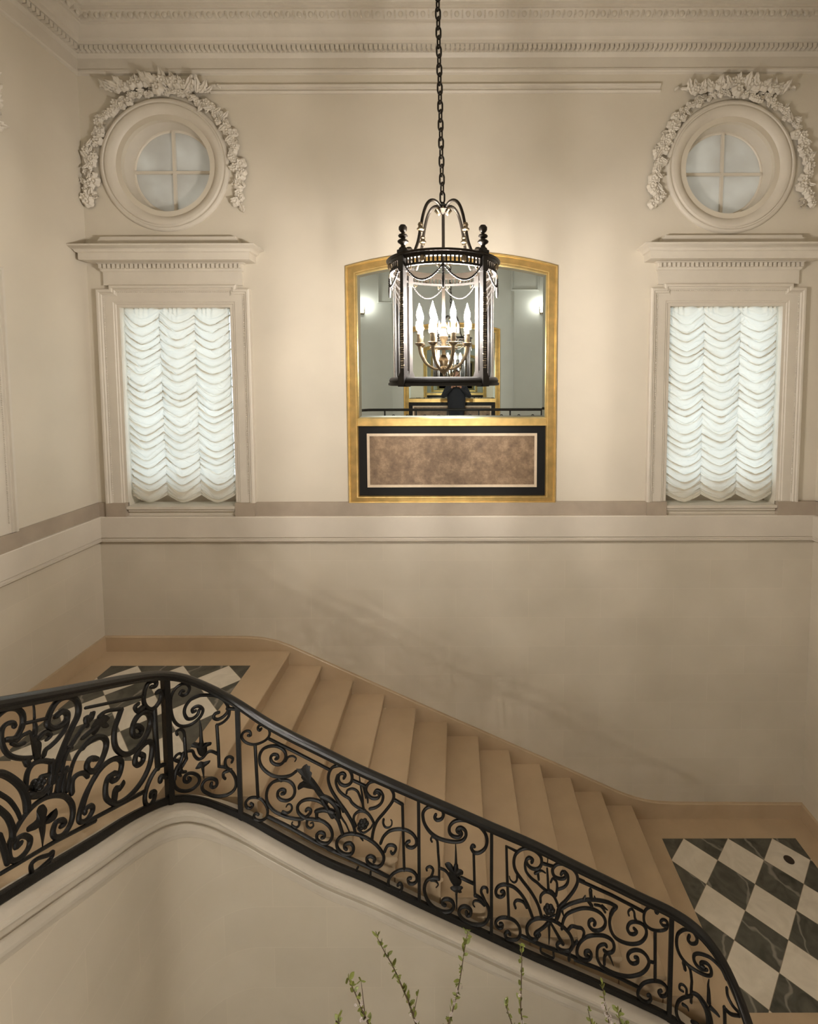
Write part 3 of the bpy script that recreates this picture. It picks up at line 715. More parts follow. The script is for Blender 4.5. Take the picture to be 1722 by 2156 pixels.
# ------------------------------------------------------------------ wrought iron railing
railing = empty('stair_railing', (0, YW, ZD), 'black wrought iron scrollwork railing following the staircase', 'railing')
mb = MB()
sweep_plan(mb, ztop, [(.034, .0), (.030, .018), (.018, .029), (0, .033), (-.018, .029), (-.030, .018), (-.034, 0), (-.030, -.014), (-.024, -.018), (-.024, -.036), (.024, -.036), (.024, -.018), (.030, -.014)], step=.04)
mb.build('handrail', railm, railing, ang=30)
mb = MB(); sweep_plan(mb, zbot, [(.017, -.024), (.017, .020), (.010, .026), (-.010, .026), (-.017, .020), (-.017, -.024)], step=.05)
mb.build('bottom_rail', iron, railing, ang=30)
CR = {'C1': (500, 1480, 5.39), 'C2': (690, 1580, 6.34), 'D': (870, 1660, 6.34), 'E1': (1030, 1740, 6.34), 'E2': (1210, 1820, 6.418), 'F': (1400, 1880, 7.81), 'A1': (0, 1440, 4.9), 'A2': (180, 1400, 5.39), 'B': (335, 1400, 6.34)}
def P(c, pts): ox, oy, s = CR[c]; return [(ox + x / s, oy + y / s) for x, y in pts]
def iron_path(c, pts, w, smooth=True, taper=None):
    """returns a MB tube of a bar traced in one view c; w = bar width in that view"""
    px = P(c, pts) if c else pts
    s = CR[c][2] if c else 1
    q = crom(px, 5) if smooth else px
    p3 = [R3(x, y) for x, y in q]
    r = [w / s / 2 * p.y / F * 1.03 for p in p3]
    n = len(p3)
    if taper: r = [ri * (taper[0] + (taper[1] - taper[0]) * i / (n - 1)) for i, ri in enumerate(r)]
    mb = MB(); mb.tube(p3, r, 8); return mb
def poly_leaf(c, pts, th=.016):
    px = crom(P(c, pts + [pts[0]]), 3)[:-1]; p3 = [R3(x, y) for x, y in px]; n = len(p3)
    cen = sum(p3, Vector()) / n; d = Vector((cen.x, cen.y, 0)).normalized()
    mb = MB(); inner = [cen + (p - cen) * .55 for p in p3]
    vs = [p for p in p3] + [p - d * th for p in inner] + [cen - d * th * 1.2] + [p + d * th for p in inner] + [cen + d * th * 1.2]
    a, b, e, c2 = n, 2 * n, 2 * n + 1, 3 * n + 1
    fs = []
    for i in range(n):
        j = (i + 1) % n; fs += [(i, j, a + j, a + i), (a + i, a + j, b), (j, i, e + i, e + j), (e + j, e + i, c2)]
    mb.add(vs, fs); return mb
def rosette(c, x, y, r):
    (px,), s = P(c, [(x, y)]), CR[c][2]; C_ = R3(*px); rr = r / s * C_.y / F; mb = MB(); d = Vector((C_.x, C_.y, 0)).normalized(); u = Vector((0, 0, 1)); v = d.cross(u)
    for k in range(6):
        a = 2 * PI * k / 6; q = C_ + (u * math.sin(a) + v * math.cos(a)) * rr * .58; mb.ball(q, rr * .45, 8, 6)
    mb.ball(C_ - d * .012, rr * .36, 8, 6); mb.ball(C_, rr * .6, 8, 6); return mb
def panel(label, frame, items):
    """frame: first entry becomes the panel's own mesh; items become its sub-parts"""
    it = frame[0]; pn = iron_path(it[0], it[1], it[2], False).build('scroll_panel', iron, railing)
    for it in frame[1:]: iron_path(it[0], it[1], it[2], False).build('bar', iron, pn)
    for it in items:
        kind = it[0]
        if kind == 's': iron_path(it[1], it[2], it[3], True, it[4] if len(it) > 4 else None).build('scroll', iron, pn)
        elif kind == 'b': iron_path(it[1], it[2], it[3], False, it[4] if len(it) > 4 else None).build('bar', iron, pn)
        elif kind == 'l': poly_leaf(it[1], it[2]).build('acanthus_leaf', iron, pn)
        elif kind == 'k': iron_path(it[1], it[2], it[3], True, it[4] if len(it) > 4 else (1, .45)).build('leaf_tendril', iron, pn)
        elif kind == 'r': rosette(*it[1:]).build('rosette', iron, pn)
def post(c, a, b, w):
    (p0, p1) = P(c, [a, b]); q0, q1 = R3(*p0), R3(*p1); s = CR[c][2]; h = w / s / 2 * q0.y / F
    x, y, ex, ey = plan_at(arclen((q0.x, q0.y))); nx, ny = ey, -ex; mb = MB(); vs = []
    for (qx, qz) in ((q0, ztop(arclen((q0.x, q0.y))) - .02), (q0, zbot(arclen((q0.x, q0.y))) - .035)):
        for sx, sn in ((-1, -1), (1, -1), (1, 1), (-1, 1)): vs.append((qx.x + ex * h * sx + nx * h * sn, qx.y + ey * h * sx + ny * h * sn, qz))
    mb.add(vs, [(0, 1, 2, 3), (7, 6, 5, 4)] + [(i, i + 4, (i + 1) % 4 + 4, (i + 1) % 4) for i in range(4)]); return mb.build('post', iron, railing, smooth=False)
post('B', (80, 190), (150, 1740), 84); post('B', (1045, 590), (1095, 1900), 58); post('C2', (1212, 650), (1240, 2040), 44); post('D', (1045, 560), (1070, 1950), 44); post('E2', (1310, 680), (1310, 2080), 60)
# wide panel below the first newel
panel('C', [('C1', [(345, 400), (600, 528), (1040, 755)], 34), ('C1', [(345, 1290), (600, 1415), (880, 1575), (1078, 1668), ], 40), ('C2', [(0, 1310), (300, 1440), (620, 1590), (815, 1690)], 46)], [
    ('s', 'C1', [(118, 368), (150, 368), (140, 325), (100, 318), (60, 345), (52, 400), (100, 450), (190, 472), (290, 440), (350, 390), (365, 330), (340, 275), (290, 248), (245, 258), (232, 290), (252, 312), (270, 290)], 30),
    ('b', 'C1', [(200, 480), (232, 1070)], 38),
    ('s', 'C1', [(665, 775), (600, 822), (500, 840), (400, 825), (310, 765), (258, 690), (250, 600), (290, 525), (370, 490), (450, 492), (520, 530), (548, 590), (535, 650), (490, 695), (430, 695), (385, 660), (378, 615), (405, 585), (450, 592), (458, 625), (432, 635)], 36),
    ('k', 'C1', [(545, 660), (575, 615), (625, 603), (665, 630), (650, 665)], 30),
    ('s', 'C1', [(500, 1030), (533, 1025), (538, 992), (500, 980), (462, 1005), (458, 1060), (500, 1100), (570, 1106), (628, 1068), (650, 1005), (635, 935), (580, 885), (500, 872), (410, 895), (350, 960), (328, 1050), (345, 1140), (410, 1222), (500, 1270), (600, 1305), (720, 1318), (780, 1292), (825, 1250), (828, 1210), (792, 1200), (778, 1225)], 36),
    ('s', 'C1', [(985, 1155), (920, 1112), (820, 1092), (735, 1112), (684, 1170), (690, 1238), (740, 1288), (800, 1312), (870, 1322), (960, 1340), (1035, 1395), (1072, 1465), (1070, 1530), (1030, 1588), (962, 1592), (908, 1555), (900, 1500), (935, 1468), (980, 1482), (985, 1520), (955, 1530)], 38),
    ('k', 'C1', [(510, 1235), (560, 1250), (605, 1225), (618, 1185), (600, 1152), (570, 1152), (552, 1180)], 34), ('k', 'C1', [(700, 1320), (698, 1385), (670, 1412), (635, 1400), (615, 1375), (625, 1350)], 34), ('k', 'C1', [(795, 1310), (785, 1385), (820, 1420), (858, 1400), (855, 1360), (828, 1365)], 34),
    ('k', 'C1', [(900, 1230), (900, 1300), (940, 1320)], 50),
    ('s', 'C1', [(150, 1140), (175, 1160), (150, 1192), (108, 1185), (92, 1135), (135, 1082), (210, 1072), (280, 1100), (328, 1170), (342, 1240), (320, 1308), (260, 1335), (205, 1322), (185, 1285), (210, 1252), (238, 1268)], 32),
    ('b', 'C1', [(470, 850), (500, 880)], 40),
    ('l', 'C1', [(665, 745), (720, 745), (745, 715), (785, 692), (798, 710), (825, 718), (815, 745), (800, 757), (845, 792), (838, 832), (870, 870), (935, 960), (992, 1050), (1040, 1100), (1010, 1160), (960, 1120), (915, 1030), (860, 985), (800, 972), (740, 962), (692, 990), (682, 950), (710, 905), (758, 900), (722, 850), (728, 815), (690, 790)]),
    ('k', 'C1', [(940, 1050), (1050, 1100), (1130, 1190), (1150, 1290)], 70, (.7, 1)), ('k', 'C1', [(890, 1230), (990, 1210), (1090, 1240)], 60, (.8, 1)), ('k', 'C1', [(960, 1100), (1010, 1180), (1080, 1290)], 60, (.8, .9)), ('k', 'C1', [(1100, 1130), (1170, 1170), (1200, 1230)], 44, (.8, .8)),
    ('s', 'C2', [(370, 1110), (335, 985), (255, 835), (130, 660), (45, 520), (8, 400), (18, 300), (65, 225), (150, 200), (245, 218), (308, 290), (325, 375), (300, 440), (230, 470), (165, 440), (140, 380), (155, 322), (200, 302), (232, 330), (215, 370)], 44),
    ('s', 'C2', [(130, 330), (108, 420), (140, 520), (205, 590), (285, 640), (325, 700), (400, 760), (500, 805)], 38),
    ('s', 'C2', [(590, 1185), (610, 1065), (660, 940), (760, 820), (842, 715), (878, 640), (872, 560), (815, 480), (720, 428), (620, 410), (545, 440), (508, 520), (540, 595), (600, 638), (670, 632), (690, 590), (660, 555), (628, 575)], 44),
    ('s', 'C2', [(620, 575), (650, 530), (705, 548), (738, 615), (715, 700), (645, 758), (560, 780)], 40),
    ('k', 'C2', [(250, 575), (265, 530), (330, 510), (395, 545), (430, 620), (462, 700), (482, 800)], 36, (.8, 1)), ('k', 'C2', [(420, 290), (428, 400), (442, 500), (462, 620), (475, 780)], 26, (.5, 1.4)), ('k', 'C2', [(468, 480), (490, 560), (505, 640)], 30), ('k', 'C2', [(505, 580), (530, 640), (535, 700)], 44),
    ('b', 'C2', [(340, 400), (510, 478)], 42), ('b', 'C2', [(885, 655), (1000, 722)], 44), ('b', 'C2', [(996, 715), (1020, 1600)], 40),
    ('s', 'C2', [(375, 1010), (345, 930), (362, 855), (430, 808), (515, 825), (580, 900), (622, 985)], 38), ('r', 'C2', 472, 985, 82), ('k', 'C2', [(400, 1040), (470, 1100), (560, 1050), (600, 990)], 40, (.7, .7)),
    ('s', 'C2', [(250, 1320), (222, 1290), (240, 1248), (300, 1238), (342, 1290), (328, 1365), (270, 1388), (200, 1375), (140, 1320), (118, 1240), (160, 1160), (260, 1115), (370, 1115), (500, 1160), (620, 1235), (710, 1335), (748, 1425), (728, 1510), (670, 1552), (590, 1535), (532, 1490), (525, 1432), (572, 1410), (625, 1440), (618, 1485)], 46),
    ('s', 'C2', [(40, 820), (110, 890), (150, 960), (200, 1120)], 50), ('k', 'C2', [(150, 840), (205, 930), (245, 990), (290, 1095)], 34, (.9, .6)),
    ('s', 'C2', [(705, 1240), (745, 1150), (825, 1075), (930, 1050), (1040, 1062), (1130, 1112), (1180, 1190), (1175, 1265), (1120, 1298), (1062, 1278), (1052, 1232), (1090, 1212)], 44),
    ('k', 'C2', [(745, 920), (740, 970), (765, 1020), (810, 1030), (850, 1000), (855, 945), (840, 925)], 36), ('k', 'C2', [(760, 1350), (775, 1310), (805, 1268), (860, 1262), (905, 1290), (900, 1345), (865, 1380), (842, 1350)], 44, (1, .8)),
    ('s', 'C2', [(935, 1800), (962, 1772), (990, 1810), (978, 1865), (920, 1882), (845, 1848), (808, 1780), (830, 1692), (905, 1622), (1000, 1592), (1110, 1602), (1178, 1660), (1185, 1740), (1140, 1778), (1085, 1768), (1072, 1715), (1110, 1702)], 42),
    ('s', 'C2', [(405, 1555), (385, 1610), (450, 1660), (555, 1690), (572, 1620)], 30), ('k', 'C2', [(440, 1150), (470, 1205)], 40)])
NARROW = None
panel('D', [('D', [(332, 860), (345, 1010), (345, 1215)], 36), ('D', [(806, 850), (822, 1435)], 38)], [
    ('s', 'D', [(300, 350), (287, 392), (322, 422), (380, 402), (402, 340), (370, 275), (285, 240), (195, 250), (135, 312), (130, 390), (155, 480), (222, 580), (320, 655), (440, 697), (560, 712), (650, 696), (700, 640), (695, 565), (640, 522), (592, 535), (585, 572), (622, 592)], 46),
    ('s', 'D', [(818, 775), (792, 762), (776, 800), (815, 855), (885, 855), (960, 795), (985, 700), (958, 600), (880, 505), (762, 442), (640, 422), (545, 442), (485, 510), (485, 590), (535, 638), (605, 648), (645, 612), (632, 575)], 46),
    ('k', 'D', [(250, 712), (235, 680), (252, 648), (292, 662), (322, 710), (332, 860)], 38, (.7, 1)),
    ('s', 'D', [(350, 1060), (430, 1098), (480, 1165), (545, 1285)], 36), ('b', 'D', [(640, 1190), (725, 1232), (808, 1270)], 44),
    ('k', 'D', [(565, 735), (568, 860), (570, 1000)], 30, (.4, 1.4)), ('l', 'D', [(430, 1040), (422, 1000), (470, 980), (512, 1010), (532, 1060), (545, 1010), (570, 982), (598, 1020), (605, 1070), (640, 1080), (668, 1110), (662, 1152), (632, 1162), (600, 1220), (645, 1230), (635, 1280), (598, 1310), (540, 1300), (490, 1230), (462, 1150), (480, 1110), (455, 1080)]),
    ('l', 'D', [(490, 1322), (530, 1300), (640, 1300), (665, 1332), (638, 1350), (648, 1390), (610, 1372), (580, 1412), (542, 1372), (502, 1352)]), ('k', 'D', [(575, 1400), (578, 1500), (580, 1610)], 36, (1, .4)),
    ('s', 'D', [(340, 1202), (240, 1195), (175, 1240), (148, 1340), (172, 1450), (232, 1550), (320, 1618), (420, 1648), (500, 1635), (540, 1580), (525, 1515), (470, 1478), (405, 1485), (390, 1535), (428, 1558)], 48),
    ('k', 'D', [(225, 1210), (258, 1130), (262, 1075), (222, 1042), (178, 1062), (182, 1095)], 40, (1, .7)), ('k', 'D', [(235, 1225), (300, 1238), (332, 1285), (305, 1322)], 34),
    ('s', 'D', [(822, 1420), (900, 1470), (980, 1550), (1012, 1640), (998, 1740), (940, 1805), (850, 1822), (740, 1795), (652, 1738), (610, 1660), (635, 1590), (700, 1575), (765, 1620), (760, 1685), (718, 1690), (708, 1645)], 48),
    ('k', 'D', [(975, 1540), (932, 1445), (905, 1375), (930, 1322), (982, 1332), (990, 1388)], 42, (1, .8)), ('k', 'D', [(950, 1560), (880, 1505), (812, 1502), (798, 1550), (820, 1582)], 38)])
panel('E', [('E1', [(385, 345), (228, 265), (240, 700), (262, 1220)], 40), ('E1', [(430, 1462), (700, 1585), (1000, 1690), (1268, 1800)], 46), ('E2', [(0, 1285), (300, 1400), (600, 1530), (850, 1655)], 46), ('E1', [(1190, 705), (1268, 740)], 44), ('E2', [(55, 215), (500, 415), (915, 632)], 44)], [
    ('s', 'E1', [(700, 1215), (652, 1050), (560, 880), (440, 720), (352, 590), (328, 480), (352, 372), (430, 305), (520, 292), (620, 332), (688, 410), (696, 500), (650, 562), (575, 562), (515, 515), (495, 452), (532, 415), (578, 442), (565, 480)], 44),
    ('s', 'E1', [(500, 430), (478, 500), (492, 600), (562, 690), (640, 750), (690, 800), (765, 862)], 38),
    ('s', 'E1', [(890, 1245), (930, 1085), (1030, 980), (1130, 850), (1178, 740), (1165, 640), (1098, 555), (1000, 505), (905, 505), (846, 570), (862, 655), (930, 695), (1005, 688), (1018, 640), (982, 605), (958, 640)], 44),
    ('s', 'E1', [(1005, 600), (1048, 650), (1048, 740), (1000, 808), (915, 840)], 38),
    ('k', 'E1', [(772, 560), (780, 680), (790, 860)], 34, (.8, 1.2)), ('k', 'E1', [(765, 385), (780, 440), (772, 500)], 16, (1, 1)), ('k', 'E1', [(820, 745), (850, 695), (898, 740), (905, 830), (890, 920)], 36, (.8, 1.1)), ('k', 'E1', [(610, 625), (690, 590), (750, 622)], 42), ('k', 'E1', [(648, 620), (660, 710)], 40, (1, .8)), ('k', 'E1', [(790, 860), (840, 880), (880, 930)], 54, (1, .8)),
    ('b', 'E1', [(705, 490), (855, 535)], 42), ('s', 'E1', [(685, 1010), (688, 925), (755, 872), (850, 918), (912, 1035)], 38), ('r', 'E1', 800, 1110, 85), ('k', 'E1', [(730, 1190), (800, 1215), (880, 1180)], 36, (.8, .8)),
    ('s', 'E1', [(640, 1405), (610, 1440), (640, 1490), (600, 1510), (545, 1490), (505, 1415), (512, 1320), (585, 1245), (700, 1225), (850, 1255), (980, 1335), (1080, 1450), (1115, 1570), (1078, 1650), (1000, 1662), (930, 1635), (905, 1575), (950, 1540), (985, 1570)], 46),
    ('k', 'E1', [(790, 1280), (720, 1350), (630, 1410)], 50, (1, .8)), ('k', 'E1', [(795, 1280), (800, 1440), (797, 1575)], 44, (1.1, .3)), ('k', 'E1', [(820, 1290), (890, 1410), (975, 1560)], 50, (.7, 1)), ('r', 'E1', 645, 1440, 52),
    ('s', 'E1', [(160, 870), (188, 862), (200, 908), (150, 940), (98, 918), (90, 850), (132, 792), (220, 775), (330, 812), (430, 910), (510, 1040), (575, 1210)], 44),
    ('k', 'E1', [(500, 1080), (450, 1005), (370, 985), (335, 1025), (352, 1090)], 42, (1, .8)), ('k', 'E1', [(372, 650), (366, 720), (330, 748), (285, 715), (268, 665)], 34),
    ('s', 'E1', [(140, 1300), (172, 1300), (172, 1345), (130, 1355), (92, 1320), (92, 1265), (150, 1220), (250, 1220), (340, 1262), (398, 1340), (412, 1430), (380, 1498), (310, 1515), (235, 1495), (212, 1430), (250, 1405), (278, 1440)], 42),
    ('s', 'E1', [(690, 1600), (692, 1675), (775, 1725), (855, 1755), (855, 1665)], 30),
    ('b', 'E2', [(560, 575), (515, 620), (485, 680)], 54), ('s', 'E2', [(485, 680), (470, 780), (490, 895), (545, 985), (640, 1045), (760, 1075), (880, 1058), (955, 980), (965, 885), (910, 805), (820, 775), (745, 792), (712, 860), (740, 928), (798, 942), (835, 908), (800, 865)], 44),
    ('s', 'E2', [(-180, 600), (-80, 540), (60, 495), (180, 475), (330, 485), (460, 515), (565, 570)], 46),
    ('s', 'E2', [(-176, 870), (-150, 740), (-90, 660), (60, 600), (180, 592), (290, 622), (378, 690), (415, 780), (388, 855), (320, 892), (245, 885), (195, 830), (195, 768), (240, 745), (275, 785), (262, 820)], 44),
    ('s', 'E2', [(180, 1240), (145, 1222), (145, 1178), (198, 1172), (222, 1230), (188, 1285), (112, 1285), (45, 1238), (30, 1160), (65, 1062), (150, 985), (270, 955), (400, 965), (498, 1022), (532, 1108), (508, 1178), (440, 1195), (395, 1160)], 46),
    ('s', 'E2', [(430, 1110), (415, 1082), (360, 1085), (312, 1125), (300, 1200), (312, 1290), (365, 1385)], 42), ('k', 'E2', [(435, 1190), (402, 1250), (400, 1350)], 46, (1, .9)), ('k', 'E2', [(450, 1200), (488, 1280), (525, 1372)], 48, (1, .2)),
    ('s', 'E2', [(370, 1385), (480, 1448), (600, 1492), (740, 1512), (880, 1482), (965, 1415), (1002, 1330), (975, 1245), (910, 1178), (830, 1155), (755, 1175), (716, 1230), (735, 1305), (790, 1340), (848, 1318), (848, 1262), (812, 1255)], 46),
    ('b', 'E2', [(1005, 1310), (1085, 1330)], 40), ('b', 'E2', [(1085, 900), (1085, 1575)], 48),
    ('s', 'E2', [(1245, 830), (1190, 822), (1160, 775), (1195, 745), (1245, 775), (1240, 865), (1150, 896), (1040, 878), (955, 810), (932, 720), (952, 622), (1020, 575), (1100, 575)], 38), ('r', 'E2', 1105, 645, 34),
    ('s', 'E2', [(985, 1770), (1012, 1765), (1028, 1820), (985, 1862), (912, 1835), (855, 1770), (865, 1685), (932, 1605), (1040, 1575), (1150, 1585), (1225, 1640), (1250, 1720), (1215, 1775), (1160, 1772), (1135, 1722), (1170, 1705)], 44),
    ('k', 'E2', [(840, 775), (812, 720), (800, 640), (762, 602), (722, 640), (732, 690)], 38, (1, .7)), ('k', 'E2', [(225, 470), (215, 400), (212, 345)], 60, (.8, .9)), ('k', 'E2', [(120, 480), (142, 425)], 50, (1, .5)), ('k', 'E2', [(280, 480), (265, 430)], 40, (1, .5)), ('k', 'E2', [(270, 545), (350, 565), (410, 645)], 44, (.8, .8)), ('k', 'E2', [(370, 560), (440, 615)], 40), ('k', 'E2', [(180, 490), (230, 560)], 56, (.9, .9)),
    ('k', 'E2', [(-88, 880), (-40, 835), (30, 850), (95, 865), (125, 920), (112, 985)], 44, (1, .9)), ('s', 'E2', [(-78, 1290), (-72, 1180), (-20, 1090), (30, 1040)], 44), ('k', 'E2', [(-230, 560), (-200, 640), (-240, 760)], 50, (.8, .6)), ('k', 'E2', [(-180, 600), (-150, 700)], 44)])
panel('F', [('F', [(428, 1340), (440, 1450), (430, 1600), (430, 1800)], 48), ('F', [(975, 1880), (980, 2000), (985, 2200)], 60)], [
    ('s', 'F', [(400, 700), (380, 770), (430, 832), (505, 825), (525, 755), (470, 650), (385, 605), (290, 612), (205, 690), (192, 850), (235, 1000), (332, 1140), (450, 1240), (600, 1325), (720, 1362), (762, 1325), (745, 1230), (688, 1160), (605, 1140), (588, 1180), (640, 1220)], 54),
    ('s', 'F', [(1010, 1420), (930, 1250), (800, 1110), (700, 1040), (560, 998), (482, 1018), (475, 1100), (525, 1195), (605, 1255), (690, 1262)], 54), ('k', 'F', [(300, 1150), (318, 1200), (330, 1260)], 56, (1, 1)), ('k', 'F', [(380, 1200), (412, 1260), (430, 1350)], 48, (.8, 1)),
    ('k', 'F', [(722, 1420), (710, 1510), (718, 1620), (720, 1800)], 60, (.3, 1.3)), ('k', 'F', [(350, 1680), (352, 1580), (298, 1512), (245, 1510), (240, 1580), (300, 1620)], 44, (1, .8)), ('k', 'F', [(290, 1830), (365, 1880), (388, 1940)], 50),
    ('s', 'F', [(440, 1690), (300, 1725), (212, 1800), (184, 1950), (230, 2090), (320, 2200), (420, 2280), (520, 2290), (560, 2220), (520, 2150), (440, 2120)], 56), ('k', 'F', [(450, 1640), (540, 1690), (610, 1780), (680, 1900), (725, 2050), (740, 2200)], 110, (.5, 1.2)), ('k', 'F', [(745, 1880), (840, 1970), (890, 2030)], 70, (1, .5)),
    ('s', 'F', [(1015, 1560), (1030, 1690), (1110, 1850), (1210, 1960)], 50), ('s', 'F', [(970, 1885), (1080, 1990), (1225, 2020)], 56)])
panel('B', [('B', [(770, 800), (790, 1100), (800, 1355), (885, 1362)], 44), ('B', [(338, 960), (352, 1150), (362, 1262)], 46)], [
    ('s', 'B', [(328, 350), (300, 347), (278, 385), (322, 408), (378, 378), (405, 310), (368, 255), (290, 262), (212, 322), (160, 430), (155, 570), (184, 715), (252, 802), (342, 818), (448, 783), (546, 696), (584, 610), (556, 562), (500, 553), (444, 590), (450, 628), (488, 612)], 42),
    ('s', 'B', [(800, 632), (742, 655), (732, 708), (782, 726), (858, 688), (915, 620), (915, 545), (858, 465), (758, 412), (640, 402), (522, 412), (424, 460), (354, 550), (336, 640), (374, 714), (442, 716), (508, 668), (536, 600)], 44),
    ('k', 'B', [(942, 590), (925, 690), (855, 765), (770, 805)], 38, (1, 1)), ('b', 'B', [(905, 580), (1040, 590)], 44), ('k', 'B', [(242, 932), (232, 890), (280, 862), (325, 885), (340, 960)], 42, (.9, 1)), ('k', 'B', [(364, 1250), (320, 1330), (260, 1420)], 52, (1, .9)),
    ('s', 'B', [(385, 1150), (445, 1150), (472, 1210), (522, 1256), (582, 1238), (640, 1172), (700, 1152), (785, 1190)], 40), ('k', 'B', [(542, 740), (556, 860), (562, 1030)], 46, (.4, 1.2)),
    ('l', 'B', [(432, 1100), (430, 1062), (480, 1028), (520, 1050), (542, 1012), (590, 1012), (600, 1060), (640, 1070), (652, 1032), (700, 1032), (690, 1072), (642, 1092), (640, 1150), (590, 1222), (532, 1202), (500, 1130), (490, 1085), (450, 1095)]), ('l', 'B', [(480, 1382), (540, 1292), (600, 1292), (680, 1272), (670, 1312), (620, 1350), (592, 1380), (545, 1362), (500, 1392)]), ('k', 'B', [(582, 1370), (590, 1440), (597, 1515)], 42, (1, .3)),
    ('k', 'B', [(262, 1290), (208, 1265), (222, 1215), (272, 1180), (300, 1200)], 44, (1, .7)), ('k', 'B', [(320, 1180), (282, 1300), (225, 1400), (200, 1530)], 60, (.8, 1)), ('k', 'B', [(270, 1320), (300, 1420), (355, 1425)], 54, (1, .7)), ('k', 'B', [(230, 1420), (290, 1480)], 56, (1, .6)),
    ('s', 'B', [(196, 1500), (202, 1600), (252, 1664), (350, 1684), (448, 1655), (526, 1578), (534, 1502), (478, 1455), (402, 1446), (344, 1484), (336, 1545), (380, 1564), (416, 1530), (392, 1505)], 44),
    ('s', 'B', [(700, 1575), (692, 1612), (722, 1636), (766, 1608), (764, 1542), (700, 1516), (624, 1534), (576, 1600), (584, 1668), (652, 1715), (760, 1752), (880, 1742), (975, 1694), (1024, 1620), (1024, 1530), (985, 1444), (920, 1384), (865, 1358)], 44),
    ('k', 'B', [(900, 1372), (882, 1322), (892, 1252), (940, 1224), (984, 1252), (970, 1300)], 44, (1, .8)), ('k', 'B', [(960, 1400), (905, 1418), (862, 1440), (858, 1490), (882, 1520)], 46, (1, .8))])
